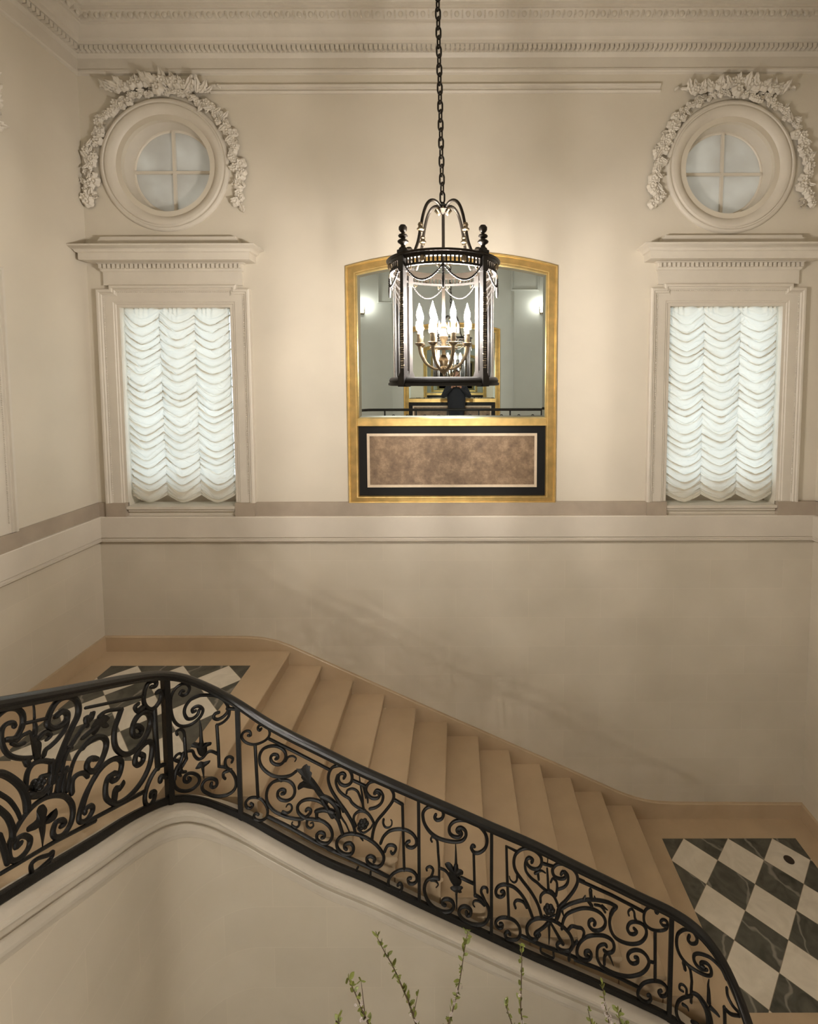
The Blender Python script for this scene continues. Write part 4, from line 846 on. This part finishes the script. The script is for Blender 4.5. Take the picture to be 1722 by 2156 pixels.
panel('A', [('A1', [(0, 1960), (280, 1795), (560, 1630), (980, 1412)], 46), ('A2', [(0, 1790), (340, 1610), (660, 1440)], 50), ('A2', [(0, 488), (300, 425), (640, 358)], 36), ('A2', [(778, 500), (795, 800), (822, 1175)], 60)], [
    ('s', 'A1', [(-90, 400), (0, 310), (80, 258), (170, 255), (228, 310), (236, 400), (205, 490), (150, 560), (60, 575)], 56),
    ('s', 'A1', [(150, 440), (132, 402), (70, 412), (22, 470), (14, 580), (52, 690), (120, 748), (220, 768), (320, 765)], 50), ('k', 'A1', [(60, 570), (160, 590), (225, 535), (300, 498)], 44, (1, 1)), ('k', 'A1', [(120, 610), (180, 630), (250, 610)], 56, (.8, .8)), ('k', 'A1', [(265, 780), (285, 830)], 70, (.9, .9)),
    ('s', 'A1', [(555, 1010), (582, 850), (655, 650), (742, 450), (800, 330), (808, 230), (770, 155), (700, 132), (602, 170), (532, 260), (492, 370), (494, 428), (550, 458), (628, 430), (686, 370), (688, 305), (640, 285), (575, 335)], 60),
    ('s', 'A1', [(702, 320), (682, 440), (602, 560), (522, 640), (472, 680), (450, 745)], 48), ('b', 'A1', [(265, 405), (505, 350)], 36), ('k', 'A1', [(340, 190), (352, 270), (355, 360)], 26, (.7, 1)), ('k', 'A1', [(355, 390), (365, 460), (350, 520)], 40, (.8, 1.6)),
    ('l', 'A1', [(300, 520), (350, 480), (385, 520), (395, 570), (430, 610), (425, 700), (415, 780), (350, 790), (330, 700), (315, 600)]), ('k', 'A1', [(395, 560), (460, 500), (520, 530), (480, 575)], 52, (1, .8)),
    ('s', 'A1', [(262, 1080), (282, 920), (342, 825), (440, 792), (545, 808)], 52), ('s', 'A1', [(535, 800), (525, 960), (500, 1140)], 62), ('r', 'A1', 385, 1040, 80), ('k', 'A1', [(300, 1150), (420, 1140), (505, 1050)], 84, (.9, .7)), ('k', 'A1', [(420, 960), (500, 940)], 50, (1, 1)),
    ('s', 'A1', [(-60, 925), (20, 925), (120, 975), (218, 1065), (268, 1180), (282, 1310)], 72),
    ('s', 'A1', [(215, 1640), (165, 1685), (175, 1605), (240, 1565), (305, 1595), (298, 1680), (240, 1765), (155, 1822), (98, 1795), (98, 1650), (175, 1480), (285, 1320), (402, 1212), (530, 1155), (655, 1155), (732, 1225), (752, 1330), (724, 1450), (655, 1552), (572, 1582), (545, 1530), (575, 1432), (640, 1405), (665, 1440), (630, 1468)], 54),
    ('l', 'A1', [(400, 1260), (450, 1240), (490, 1300), (480, 1370), (560, 1380), (580, 1280), (598, 1340), (560, 1410), (485, 1420), (470, 1520), (450, 1640), (438, 1720), (425, 1620), (400, 1500), (380, 1440), (290, 1530), (275, 1480), (370, 1400), (375, 1310)]),
    ('s', 'A1', [(-60, 1260), (0, 1300), (80, 1380), (128, 1500), (126, 1620)], 62), ('k', 'A1', [(-30, 1120), (90, 1195), (170, 1300), (210, 1390)], 52, (.9, .7)), ('s', 'A1', [(-10, 1560), (35, 1690), (80, 1850)], 60), ('s', 'A1', [(330, 1960), (322, 1865), (392, 1800), (500, 1765), (540, 1735), (525, 1800), (440, 1880), (350, 1960)], 44),
    ('k', 'A1', [(590, 1110), (625, 930), (665, 760), (740, 620), (830, 480), (890, 410)], 64, (.9, .6)), ('k', 'A1', [(690, 1110), (715, 960), (760, 800), (830, 680), (930, 600), (1000, 560)], 50, (.8, .8)), ('k', 'A1', [(640, 1120), (660, 960), (690, 860)], 56, (1, .8)), ('k', 'A1', [(600, 930), (660, 910), (720, 880)], 46, (.9, .9)), ('k', 'A1', [(900, 430), (885, 350), (945, 345), (965, 295)], 50, (1, .8)), ('k', 'A1', [(850, 560), (920, 500), (990, 440)], 56, (.8, .9)), ('k', 'A1', [(700, 650), (740, 660)], 50, (.8, .8)),
    ('k', 'A2', [(150, 590), (200, 545), (280, 515), (400, 500)], 44, (1, 1)), ('l', 'A2', [(60, 700), (140, 590), (210, 560), (280, 600), (240, 640), (270, 690), (220, 720), (170, 670), (110, 710), (120, 780), (70, 790)]), ('l', 'A2', [(-10, 600), (40, 560), (60, 530), (100, 545), (100, 600), (60, 650), (0, 700)]),
    ('s', 'A2', [(405, 505), (372, 600), (332, 720), (324, 850), (352, 955), (430, 1014), (520, 995), (620, 898), (698, 780), (734, 655), (718, 565), (670, 535), (612, 562), (560, 630), (532, 720), (542, 795), (600, 805), (638, 742), (600, 695), (555, 700)], 60),
    ('k', 'A2', [(600, 440), (560, 480), (590, 530), (620, 500)], 56, (.8, .8)), ('k', 'A2', [(600, 520), (650, 480)], 60, (1, 1)),
    ('s', 'A2', [(-40, 950), (0, 900), (62, 842), (150, 815), (216, 835), (236, 905), (208, 1020), (150, 1138), (92, 1202), (32, 1195), (16, 1130), (52, 1065), (108, 1065)], 62),
    ('s', 'A2', [(-40, 1640), (0, 1500), (62, 1350), (150, 1205), (250, 1105), (348, 1062), (406, 1100), (398, 1200), (362, 1285), (310, 1318), (282, 1265), (328, 1225)], 58),
    ('s', 'A2', [(345, 1230), (262, 1272), (228, 1380), (232, 1500), (280, 1556), (350, 1574), (450, 1525), (560, 1425), (658, 1290), (728, 1130), (756, 960), (748, 885), (700, 875), (622, 942), (572, 1030), (562, 1110), (600, 1138), (648, 1090), (655, 1030), (620, 1012)], 58),
    ('l', 'A2', [(290, 1560), (300, 1440), (340, 1370), (390, 1360), (430, 1300), (455, 1340), (420, 1400), (370, 1410), (360, 1490), (350, 1580)]),
    ('s', 'A2', [(745, 250), (792, 240), (800, 192), (750, 184), (692, 232), (664, 330), (664, 430), (712, 496), (770, 496), (830, 430), (858, 345), (838, 295), (805, 318)], 48),
    ('s', 'A2', [(890, 1130), (822, 1162), (752, 1260), (692, 1400), (672, 1520), (692, 1592), (738, 1585), (778, 1520), (786, 1445), (750, 1445), (742, 1495)], 50), ('k', 'A2', [(850, 1320), (855, 1270), (930, 1265)], 56, (1, 1)),
    ('s', 'A1', [(1000, 930), (900, 1100), (842, 1250), (812, 1380), (832, 1425), (898, 1398), (955, 1305), (938, 1255), (882, 1292), (878, 1332)], 50), ('k', 'A1', [(740, 1130), (742, 1010), (790, 942), (860, 920), (905, 960)], 64, (.9, .7)), ('s', 'A1', [(1000, 775), (960, 765), (915, 800), (892, 862), (930, 906), (985, 900)], 50)])
# rail of the camera's landing (only its reflection is in the picture)
near = MB(); zr = ZN + .985
def near_line(z, r):
    return crom([(-2.10, .98, z), (-2.09, .60, z), (-1.98, .42, z), (-1.78, .36, z), (0, .36, z), (2.0, .36, z), (4.15, .36, z)], 6)
near.tube(near_line(zr, 0), .030, 10); near.build('handrail', railm, railing)
MB().tube(near_line(ZN + .05, 0), .018, 8).build('bottom_rail', iron, railing)
for k in range(9):
    x = -1.6 + .70 * k; MB().box(x - .016, x + .016, .345, .375, ZN, zr).build('post', iron, railing, smooth=False)
    if k < 8:
        mb = MB(); pn = None
        for sx in (-1, 1):
            c0 = x + .35
            pts = [(c0 + sx * (.16 - .05 * math.cos(a) * (1 - a / 12)), .36, zr - .20 + .10 * math.sin(a) * (1 - a / 12)) for a in [i * .5 for i in range(16)]]
            pts = [(c0 + sx * .02, .36, ZN + .06), (c0 + sx * .25, .36, ZN + .30), (c0 + sx * .28, .36, zr - .34)] + pts[::-1]
            mb.tube(crom(pts, 3), .010, 6)
        mb.build('scroll', iron, railing)

# ------------------------------------------------------------------ hanging lantern
LC = Vector((-.078, 3.04, 0))
lan = empty('hanging_lantern', (LC.x, LC.y, -.02), 'large round bronze and glass hanging lantern with eight lit candle bulbs on a long chain', 'lantern')
def A(r, a, z): return (LC.x + r * math.cos(a), LC.y + r * math.sin(a), z)
def L2(prof, n=64): return MB().lathe([(r, z) for r, z in prof], (LC.x, LC.y, 0), n)
def ringband(prof, n=72):
    mb = MB(); vs = []
    for r, z in prof: vs += [A(r, 2 * PI * k / n, z) for k in range(n)]
    k_ = len(prof); mb.add(vs, [(j * n + k, j * n + (k + 1) % n, ((j + 1) % k_) * n + (k + 1) % n, ((j + 1) % k_) * n + k) for j in range(k_) for k in range(n)]); return mb
RG = .318
ringband([(.30, .735), (.345, .735), (.350, .730), (.345, .722), (.335, .718), (.332, .712), (.328, .708), (.328, .700), (.30, .700)]).build('top_rim', bronze, lan)
ringband([(.310, .668), (.328, .668), (.330, .663), (.328, .655), (.310, .655)]).build('lower_rim', black_br, lan)
mb = MB()
for k in range(84):
    a = 2 * PI * k / 84; mb.tube([A(.322, a, .668), A(.322, a, .700)], .0062, 6, ball=False)
mb.build('fluted_gallery', bronze, lan)
ringband([(.295, .030), (.325, .030), (.334, .022), (.340, .010), (.336, .0), (.345, -.006), (.345, -.018), (.330, -.022), (.295, -.022)]).build('base_rim', black_br, lan)
mb = MB(); n = 96; vs = []
for z in (.03, .66): vs += [A(RG - .006, 2 * PI * k / n, z) for k in range(n)]
mb.add(vs, [(k, (k + 1) % n, n + (k + 1) % n, n + k) for k in range(n)]); mb.build('glass_cylinder', lglass, lan, ang=180)
COLA = [PI / 4 + k * PI / 2 + .02 for k in range(4)]
for ca in COLA:
    u = Vector((math.cos(ca), math.sin(ca), 0)); v = Vector((-u.y, u.x, 0)); c0 = LC + u * .322
    def obox(mb, w, d, z0, z1, off=0):
        vs = [c0 + u * (off + sd * d) + v * (sw * w) + Vector((0, 0, z)) for z in (z0, z1) for sw, sd in ((-1, -1), (1, -1), (1, 1), (-1, 1))]
        mb.add(vs, [(3, 2, 1, 0), (4, 5, 6, 7)] + [(i, (i + 1) % 4, (i + 1) % 4 + 4, i + 4) for i in range(4)])
    mb = MB(); obox(mb, .0135, .013, .06, .66); obox(mb, .019, .018, .63, .742); obox(mb, .026, .024, .735, .752); obox(mb, .022, .020, .035, .05); obox(mb, .027, .025, -.026, .038); obox(mb, .031, .029, -.012, .004); obox(mb, .018, .017, .05, .066)
    cpt = mb.build('column', black_br, lan, smooth=False)
    mb = MB()
    for i in range(34):
        z = .085 + i * .0128
        for sgn in (-1, 0, 1):
            q = c0 + u * .0135 + v * (sgn * .0085 + .003 * math.sin(i * 1.9)) + Vector((0, 0, z)); mb.ball(q, .0042 + .0012 * math.sin(i * 2.3), 6, 4)
    mb.build('pierced_ornament', brass, cpt)
    MB().lathe([(.0, .752), (.024, .752), (.024, .760), (.014, .768), (.012, .778), (.018, .784), (.030, .792), (.032, .800), (.024, .808), (.012, .812), (.012, .816), (.024, .822), (.028, .830), (.022, .838), (.010, .842), (.010, .848), (.016, .852), (.024, .864), (.024, .878), (.015, .890), (.0, .894)], (c0.x, c0.y, 0), 16).build('finial', bronze, lan)
# festoons, tassels and medallions between the columns
for b in range(4):
    a0 = COLA[b] + .10; a1 = COLA[b] + PI / 2 - .10; am = (a0 + a1) / 2
    for s0, s1 in ((a0, am - .01), (am + .01, a1)):
        mb = MB(); p = []
        for i in range(25):
            t = i / 24; a = s0 + (s1 - s0) * t; p.append(A(.330, a, .648 - .078 * (1 - (2 * t - 1) ** 2)))
        for q in p: mb.ball(q, .0068, 6, 4)
        mb.tube(p, .004, 5)
        mb.build('festoon', black_br, lan)
        mc = (s0 + s1) / 2; mb = MB(); q = Vector(A(.336, mc, .684)); mb.ball(q, .015, 10, 8, sz=1.35, sx=1, sy=1); mb.build('medallion', brass, lan)
        for t in (.12, .88):
            a = s0 + (s1 - s0) * t; MB().tube(crom([A(.331, a - .03, .652), A(.331, a, .640), A(.331, a + .03, .652), A(.331, a + .02, .634)], 3), .0035, 5).build('bow', brass, lan)
    mb = MB(); mb.tube([A(.332, am, .655), A(.332, am, .60), A(.332, am, .56), A(.332, am, .525)], [.005, .006, .009, .006], 8)
    for i in range(8): mb.ball(A(.334, am, .635 - i * .013), .0068, 6, 4)
    mb.build('tassel', black_br, lan)
# four carrying arms, hub, rod
for ca in COLA:
    pr = crom([(.015, 1.055), (.05, 1.086), (.095, 1.088), (.135, 1.055), (.165, .99), (.187, .905), (.205, .83), (.228, .775), (.25, .735)], 5)
    ar = MB().tube([A(r, ca, z) for r, z in pr], .0095, 8).build('carrying_arm', bronze, lan)
    q = A(.187, ca, .905); MB().lathe([(.0, -.03), (.012, -.028), (.014, -.018), (.022, -.012), (.022, -.004), (.015, 0), (.013, .01), (.017, .018), (.012, .03), (0, .032)], q, 12).build('collar', brass, ar)
MB().lathe([(0, 1.02), (.010, 1.022), (.014, 1.03), (.030, 1.04), (.040, 1.052), (.026, 1.062), (.022, 1.07), (.028, 1.08), (.012, 1.09), (.008, 1.10), (0, 1.10)], (LC.x, LC.y, 0), 16).build('hub', bronze, lan)
mb = MB()
for k in range(8): a = k * PI / 4; mb.tube([A(.012, a, 1.045), A(.035, a, 1.035), A(.048, a, 1.048), A(.042, a, 1.06)], [.006, .010, .008, .004], 6)
mb.build('hub_leaves', brass, lan)
L2([(0, .30), (.0095, .30), (.0095, 1.04), (0, 1.04)], 12).build('central_rod', bronze, lan)
L2([(0, .035), (.006, .038), (.010, .052), (.026, .068), (.034, .078), (.020, .09), (.016, .10), (.024, .115), (.032, .135), (.026, .155), (.012, .17), (.012, .20), (.085, .205), (.088, .212), (.085, .218), (.014, .222), (.014, .25), (.024, .265), (.028, .285), (.018, .305), (.014, .33), (.022, .345), (.010, .37), (0, .375)], 24).build('candle_stem', brass, lan)
for k in range(8):
    a = k * PI / 4 + PI / 8; pr = crom([(.018, .085), (.06, .082), (.115, .115), (.148, .17), (.158, .225)], 5)
    ca_ = MB().tube([A(r, a, z) for r, z in pr], [.0075 + .006 * (i / len(pr)) ** 2 for i in range(len(pr))], 8).build('candle_arm', brass, lan)
    c = A(.158, a, 0)
    MB().lathe([(.0, .218), (.012, .218), (.028, .232), (.030, .238), (.014, .242), (.0155, .246), (.0155, .285), (.0185, .287), (.0185, .292), (0, .292)], c, 16).build('drip_pan', brass, ca_)
    MB().lathe([(0, .29), (.0125, .29), (.0125, .372), (.009, .376), (0, .376)], c, 14).build('candle_sleeve', chalk, ca_)
    MB().lathe([(0, .374), (.008, .376), (.015, .392), (.0175, .408), (.015, .426), (.009, .445), (.004, .462), (.001, .476), (0, .478)], c, 12).build('candle_bulb', bulbm, ca_, ang=180)
# chain up to the ceiling
lm = MB(); pts = []
for i in range(24):
    a = 2 * PI * i / 24; pts.append((.0135 * math.cos(a), 0, .0225 * math.sin(a) + (.0095 if math.sin(a) > 0 else -.0095)))
pts.append(pts[0]); lm.tube(pts, .0050, 6, ball=False); lme = lm.mesh('chain_link', ang=60); lme.materials.append(bronze)
z = 1.128; k = 0
while z < ZC - .05:
    if k < 100:
        o = bpy.data.objects.new('chain_link', lme); COL.objects.link(o); o.parent = lan
        f = max(0, (z - 1.1)) / 1.2
        o.location = (-.004 - .024 * f, 0, z + .02); o.rotation_euler = (0, .02, .55 + (PI / 2) * (k % 2)); o.scale = (1.12, 1.12, 1.12)
    z += .0535; k += 1
MB().lathe([(0, ZC - .06), (.03, ZC - .055), (.06, ZC - .03), (.07, ZC), (0, ZC)], (LC.x - .065, LC.y, 0), 20).build('ceiling_rose', bronze, lan)

# ------------------------------------------------------------------ wall sconces opposite (reflected in the mirror), and added unseen fill lamps below
def sconce(x, label, zo=0., bm_=None, group='sconces flanking the opposite mirror'):
    bm_ = bm_ or sbulbm
    t = empty('wall_sconce', (x, YF, 1.75), label, 'sconce', group)
    MB().lathe([(0, -.02), (.05, -.01), (.06, 0), (.05, .012), (0, .02)], (x, YF + .012, 1.70), 16).build('back_plate', brass, t)
    for s in (-1, 1):
        ar = MB().tube(crom([(x, YF + .03, 1.70), (x + s * .05, YF + .14, 1.66), (x + s * .09, YF + .20, 1.70), (x + s * .09, YF + .20, 1.76)], 5), .009, 8).build('sconce_arm', brass, t)
        MB().lathe([(0, 0), (.025, .005), (.028, .012), (.012, .014), (.012, .10), (0, .10)], (x + s * .09, YF + .20, 1.755), 12).build('candle_sleeve', chalk, ar)
        MB().lathe([(0, .0), (.014, .012), (.019, .03), (.014, .055), (.004, .085), (0, .09)], (x + s * .09, YF + .20, 1.855), 12).build('candle_bulb', bm_, ar, ang=180)
    t.location.z += zo
sconce(-2.33, 'lit brass twin sconce reflected at the left of the mirror')
sconce(2.13, 'lit brass twin sconce reflected at the right of the mirror')
for hx, hn in ((-1.7, 'left'), (-.8, 'middle'), (.1, 'right')): sconce(hx, 'added fill lamp shaped as a twin sconce, out of view below the camera landing, %s of three' % hn, -5.3, fillbulbm, 'added fill lamps in the hall below')  # added out of view to light the lower wall and well; sconce shape invented
mb = MB()
for x0, x1, z0, z1 in ((-1.95, -1.55, 1.95, 3.1), (1.35, 2.05, 2.25, 3.1)):
    sweep2d(mb, [(x0, z0), (x0, z1), (x1, z1), (x1, z0)][::-1], [(0, 0), (0, .03), (.03, .04), (.05, .02), (.05, 0)], YF, sgn=1, closed=True)
for x in (-2.75, -1.62, 1.45, 2.6): mb.box(x - .015, x + .015, YF, YF + .02, ZN + .2, 3.3)
struct(mb, 'trim_12', greywall, smooth=False)

# ------------------------------------------------------------------ the photographer, standing behind the camera
def skinned(name, verts, edges, radii, m, parent, root=0, sub=2, loc=(0, 0, 0)):
    me = bpy.data.meshes.new(name); me.from_pydata([tuple(Vector(v) - Vector(loc)) for v in verts], edges, []); o = bpy.data.objects.new(name, me); COL.objects.link(o)
    me.materials.append(m); md = o.modifiers.new('skin', 'SKIN'); md.use_smooth_shade = True; ss = o.modifiers.new('sub', 'SUBSURF'); ss.levels = sub; ss.render_levels = sub
    for i, r in enumerate(radii):
        d = me.skin_vertices[0].data[i]; d.radius = r if isinstance(r, tuple) else (r, r); d.use_root = (i == root)
    if parent is not None: o.parent = parent
    return o
px, py = 0.0, -.42
pl = (px, py, ZN)
per = bpy.data.objects.new('person', None); COL.objects.link(per); per.location = pl
tag(per, 'person in a dark coat holding up a phone, seen reflected in the mirror', 'person')
V = [(px, py, -.62), (px, py, -.45), (px, py, -.25), (px, py - .01, -.10), (px, py - .01, .015), (px, py + .01, .06),
     (px - .20, py, -.13), (px - .33, py + .06, -.36), (px - .10, py + .30, -.13), (px + .20, py, -.13), (px + .33, py + .06, -.36), (px + .10, py + .30, -.13),
     (px - .10, py, -.75), (px - .10, py + .01, -1.12), (px - .10, py - .02, -1.52), (px + .10, py, -.75), (px + .10, py + .01, -1.12), (px + .10, py - .02, -1.52)]
Ed = [(0, 1), (1, 2), (2, 3), (3, 4), (4, 5), (3, 6), (6, 7), (7, 8), (3, 9), (9, 10), (10, 11), (0, 12), (12, 13), (13, 14), (0, 15), (15, 16), (16, 17)]
Rd = [(.26, .14), (.235, .13), (.25, .13), (.20, .11), (.065, .065), (.06, .06), .075, .055, .035, .075, .055, .035, .10, .07, .045, .10, .07, .045]
skinned('body', V, Ed, Rd, navy, per, 0, 2, pl)
# head with nose, ears and hair
mb = MB(); mb.ball((px, py + .03, .165), .085, 20, 14, sz=1.32, sy=1.12); mb.ball((px, py + .13, .15), .014, 8, 6, sz=1.6); mb.ball((px - .085, py + .03, .155), .018, 8, 6, sz=1.7, sx=.5); mb.ball((px + .085, py + .03, .155), .018, 8, 6, sz=1.7, sx=.5)
mb.ball((px - .03, py + .117, .175), .010, 8, 6); mb.ball((px + .03, py + .117, .175), .010, 8, 6); mb.ball((px, py + .12, .105), .02, 8, 6, sz=.4, sy=.5); mb.build('head', skin, per)
mb = MB(); mb.ball((px, py + .005, .195), .094, 18, 12, sz=1.18, sy=1.08); mb.build('hair', hairm, per)
for s in (-1, 1):
    bx, by, bz = px + s * .085, py + .325, -.10
    V = [(bx + s * .03, by - .05, bz - .04), (bx, by - .01, bz), (bx - s * .015, by + .015, bz + .03)]; Ed = [(0, 1), (1, 2)]; Rd = [.024, (.036, .02), (.034, .016)]
    tips = [(.028, .060, .004), (.010, .070, .012), (-.008, .066, .022), (-.024, .050, .032)]
    for i, (dz, ln, dy) in enumerate(tips):
        b0 = len(V); V += [(bx - s * .03, by + .02, bz + dz + .015), (bx - s * (.03 + ln * .5), by + .030, bz + dz + .02), (bx - s * (.03 + ln * .85), by + .018, bz + dz + .022)]
        Ed += [(2, b0), (b0, b0 + 1), (b0 + 1, b0 + 2)]; Rd += [.009, .0085, .007]
    b0 = len(V); V += [(bx + s * .0, by - .02, bz + .03), (bx - s * .025, by - .025, bz + .055)]; Ed += [(1, b0), (b0, b0 + 1)]; Rd += [.011, .009]
    skinned('hand', V, Ed, Rd, skin, per, 0, 1, pl)
ph = MB().box(-.078, .078, -.062, -.053, -.050, .028)
tag(ph.build('phone', phonem, smooth=False, loc=(0, -.06, -.05)), 'black phone held up by the person, seen in the mirror', 'phone')

# ------------------------------------------------------------------ flowering branches rising from the hall below
vz = ZG + .95; vx, vy = .22, 2.45
tb = MB().lathe([(0, 0), (.20, 0), (.24, .02), (.24, .05), (.20, .08), (.16, .12), (.15, .55), (.17, .60), (.26, .64), (.28, .66), (.28, .70), (0, .70)], (vx, vy, ZG), 32)
tag(tb.build('pedestal', beltm, loc=(vx, vy, ZG)), 'round stone pedestal under the vase in the hall below', 'pedestal')
vs_ = MB().lathe([(0, 0), (.12, 0), (.13, .02), (.17, .15), (.19, .3), (.17, .42), (.11, .52), (.10, .56), (.13, .60), (.12, .60), (.09, .56), (.10, .5), (0, .45)], (vx, vy, ZG + .70), 32)
tag(vs_.build('vase', vasem, loc=(vx, vy, ZG + .70)), 'white vase of branches on the pedestal below', 'vase')
def small_leaf(L, w, name, m):
    mb = MB(); vs = []; n = 6
    for j in range(n + 1):
        t = j / n; ww = w * math.sin(PI * min(1, t * .95 + .04)) ** .8; zc = .18 * L * t * t
        vs += [(-ww, zc + .2 * ww, t * L), (0, zc, t * L), (ww, zc + .2 * ww, t * L)]
    mb.add(vs, [(j * 3 + i, j * 3 + i + 1, (j + 1) * 3 + i + 1, (j + 1) * 3 + i) for j in range(n) for i in (0, 1)]); me = mb.mesh(name, ang=180); me.materials.append(m); return me
SLF = [small_leaf(.036, .0105, 'leaf', leafm), small_leaf(.028, .010, 'leaf', leafm)]
bm_ = MB()
for k in range(5): a = 2 * PI * k / 5; bm_.ball((.009 * math.cos(a), .002, .009 * math.sin(a)), .0075, 6, 5, sy=.4)
bm_.ball((0, -.001, 0), .004, 6, 4); BLM = bm_.mesh('blossom', ang=180); BLM.materials.append(petal)
def branch(pts, Y, label, nl, nb, seed, side=None):
    rnd = random.Random(seed); top = [onY(x, y, Y + .12 * (i / len(pts))) for i, (x, y) in enumerate(pts)]
    last = top[-1]; base = Vector((vx + rnd.uniform(-.05, .05), vy + rnd.uniform(-.04, .04), ZG + 1.2))
    d = (top[-1] - top[-2]).normalized(); mid = last + d * .35
    path = crom([tuple(p) for p in top] + [tuple(mid), tuple((mid + base) * .5 + Vector((rnd.uniform(-.05, .05), 0, 0))), tuple(base)], 6)
    t = empty('flowering_branch', tuple(base), label, 'branch')
    n = len(path); MB().tube(path, [.0016 + .0052 * (i / n) for i in range(n)], 6).build('stem', bark, t)
    vis = (len(top)) * 6
    if side:
        sp = [onY(x, y, Y + .02) for x, y in side]; MB().tube(crom([tuple(p) for p in sp], 4), [.0012 + .002 * i / 8 for i in range(len(crom([tuple(p) for p in sp], 4)))], 5).build('side_shoot', bark, t)
    def put(me, nm, p, sc):
        o = bpy.data.objects.new(nm, me); COL.objects.link(o); o.parent = t; o.location = Vector(p) - base; o.scale = (sc, sc, sc); o.rotation_euler = (rnd.uniform(-.6, .9), rnd.uniform(-1.3, 1.3), rnd.uniform(-1.5, 1.5))
    nl *= 2
    for i in range(nl):
        cl = int(i / nl * 9) / 9; q = path[min(vis - 1, int((cl + .05 * rnd.random()) * (vis - 1)))] if i % 4 else path[int(i / nl * (vis - 1))] if not side or i % 3 else tuple(sp[int(rnd.random() * len(sp))]); put(rnd.choice(SLF), 'leaf', (q[0] + rnd.uniform(-.004, .004), q[1], q[2] + rnd.uniform(-.006, .006)), rnd.uniform(.6, 1.1))
    for i in range(nb):
        q = path[int((.35 + .65 * rnd.random()) * (vis - 1))]; put(BLM, 'blossom', (q[0] + rnd.uniform(-.018, .018), q[1] - .01, q[2] + rnd.uniform(-.01, .01)), rnd.uniform(.5, .9))
c4 = lambda L: [(600 + x / 2.1525, 1850 + y / 2.1525) for x, y in L]
branch(c4([(415, 262), (450, 330), (490, 400), (530, 490), (565, 575), (592, 655)]), 2.35, 'tall leafy green twig, leftmost of those reaching the curb moulding', 40, 3, 1, side=c4([(600, 530), (590, 580), (580, 630)]))
branch(c4([(828, 240), (812, 330), (792, 460), (770, 560), (742, 655)]), 2.45, 'upright twig with a leafy tip overlapping the base of the iron railing', 26, 12, 2)
branch(c4([(1068, 300), (1073, 370), (1071, 460), (1068, 590), (1076, 655)]), 2.40, 'thin straight twig with sparse leaves crossing the bottom rail', 16, 3, 3)
branch(c4([(288, 455), (318, 520), (352, 600), (376, 655)]), 2.30, 'forked twig with pale pink blossom, furthest left of the branches', 22, 16, 4, side=c4([(345, 465), (352, 530), (360, 600)]))
branch(c4([(1438, 480), (1450, 560), (1468, 655)]), 2.50, 'twig with leaves and pale blossom, nearest the right lower railing', 12, 18, 5)
branch(c4([(1372, 590), (1388, 660)]), 2.45, 'short reddish twig tip just left of the rightmost blossom twig', 5, 4, 6)
branch(c4([(1508, 600), (1520, 660)]), 2.50, 'dark twig tip, furthest right of the branches', 8, 2, 7)
branch(c4([(1000, 575), (1028, 660)]), 2.40, 'short budding twig left of the thin straight one', 7, 5, 8)
branch(c4([(240, 632), (246, 665)]), 2.30, 'single green leaf tip at the bottom edge, left of the forked twig', 3, 0, 9)
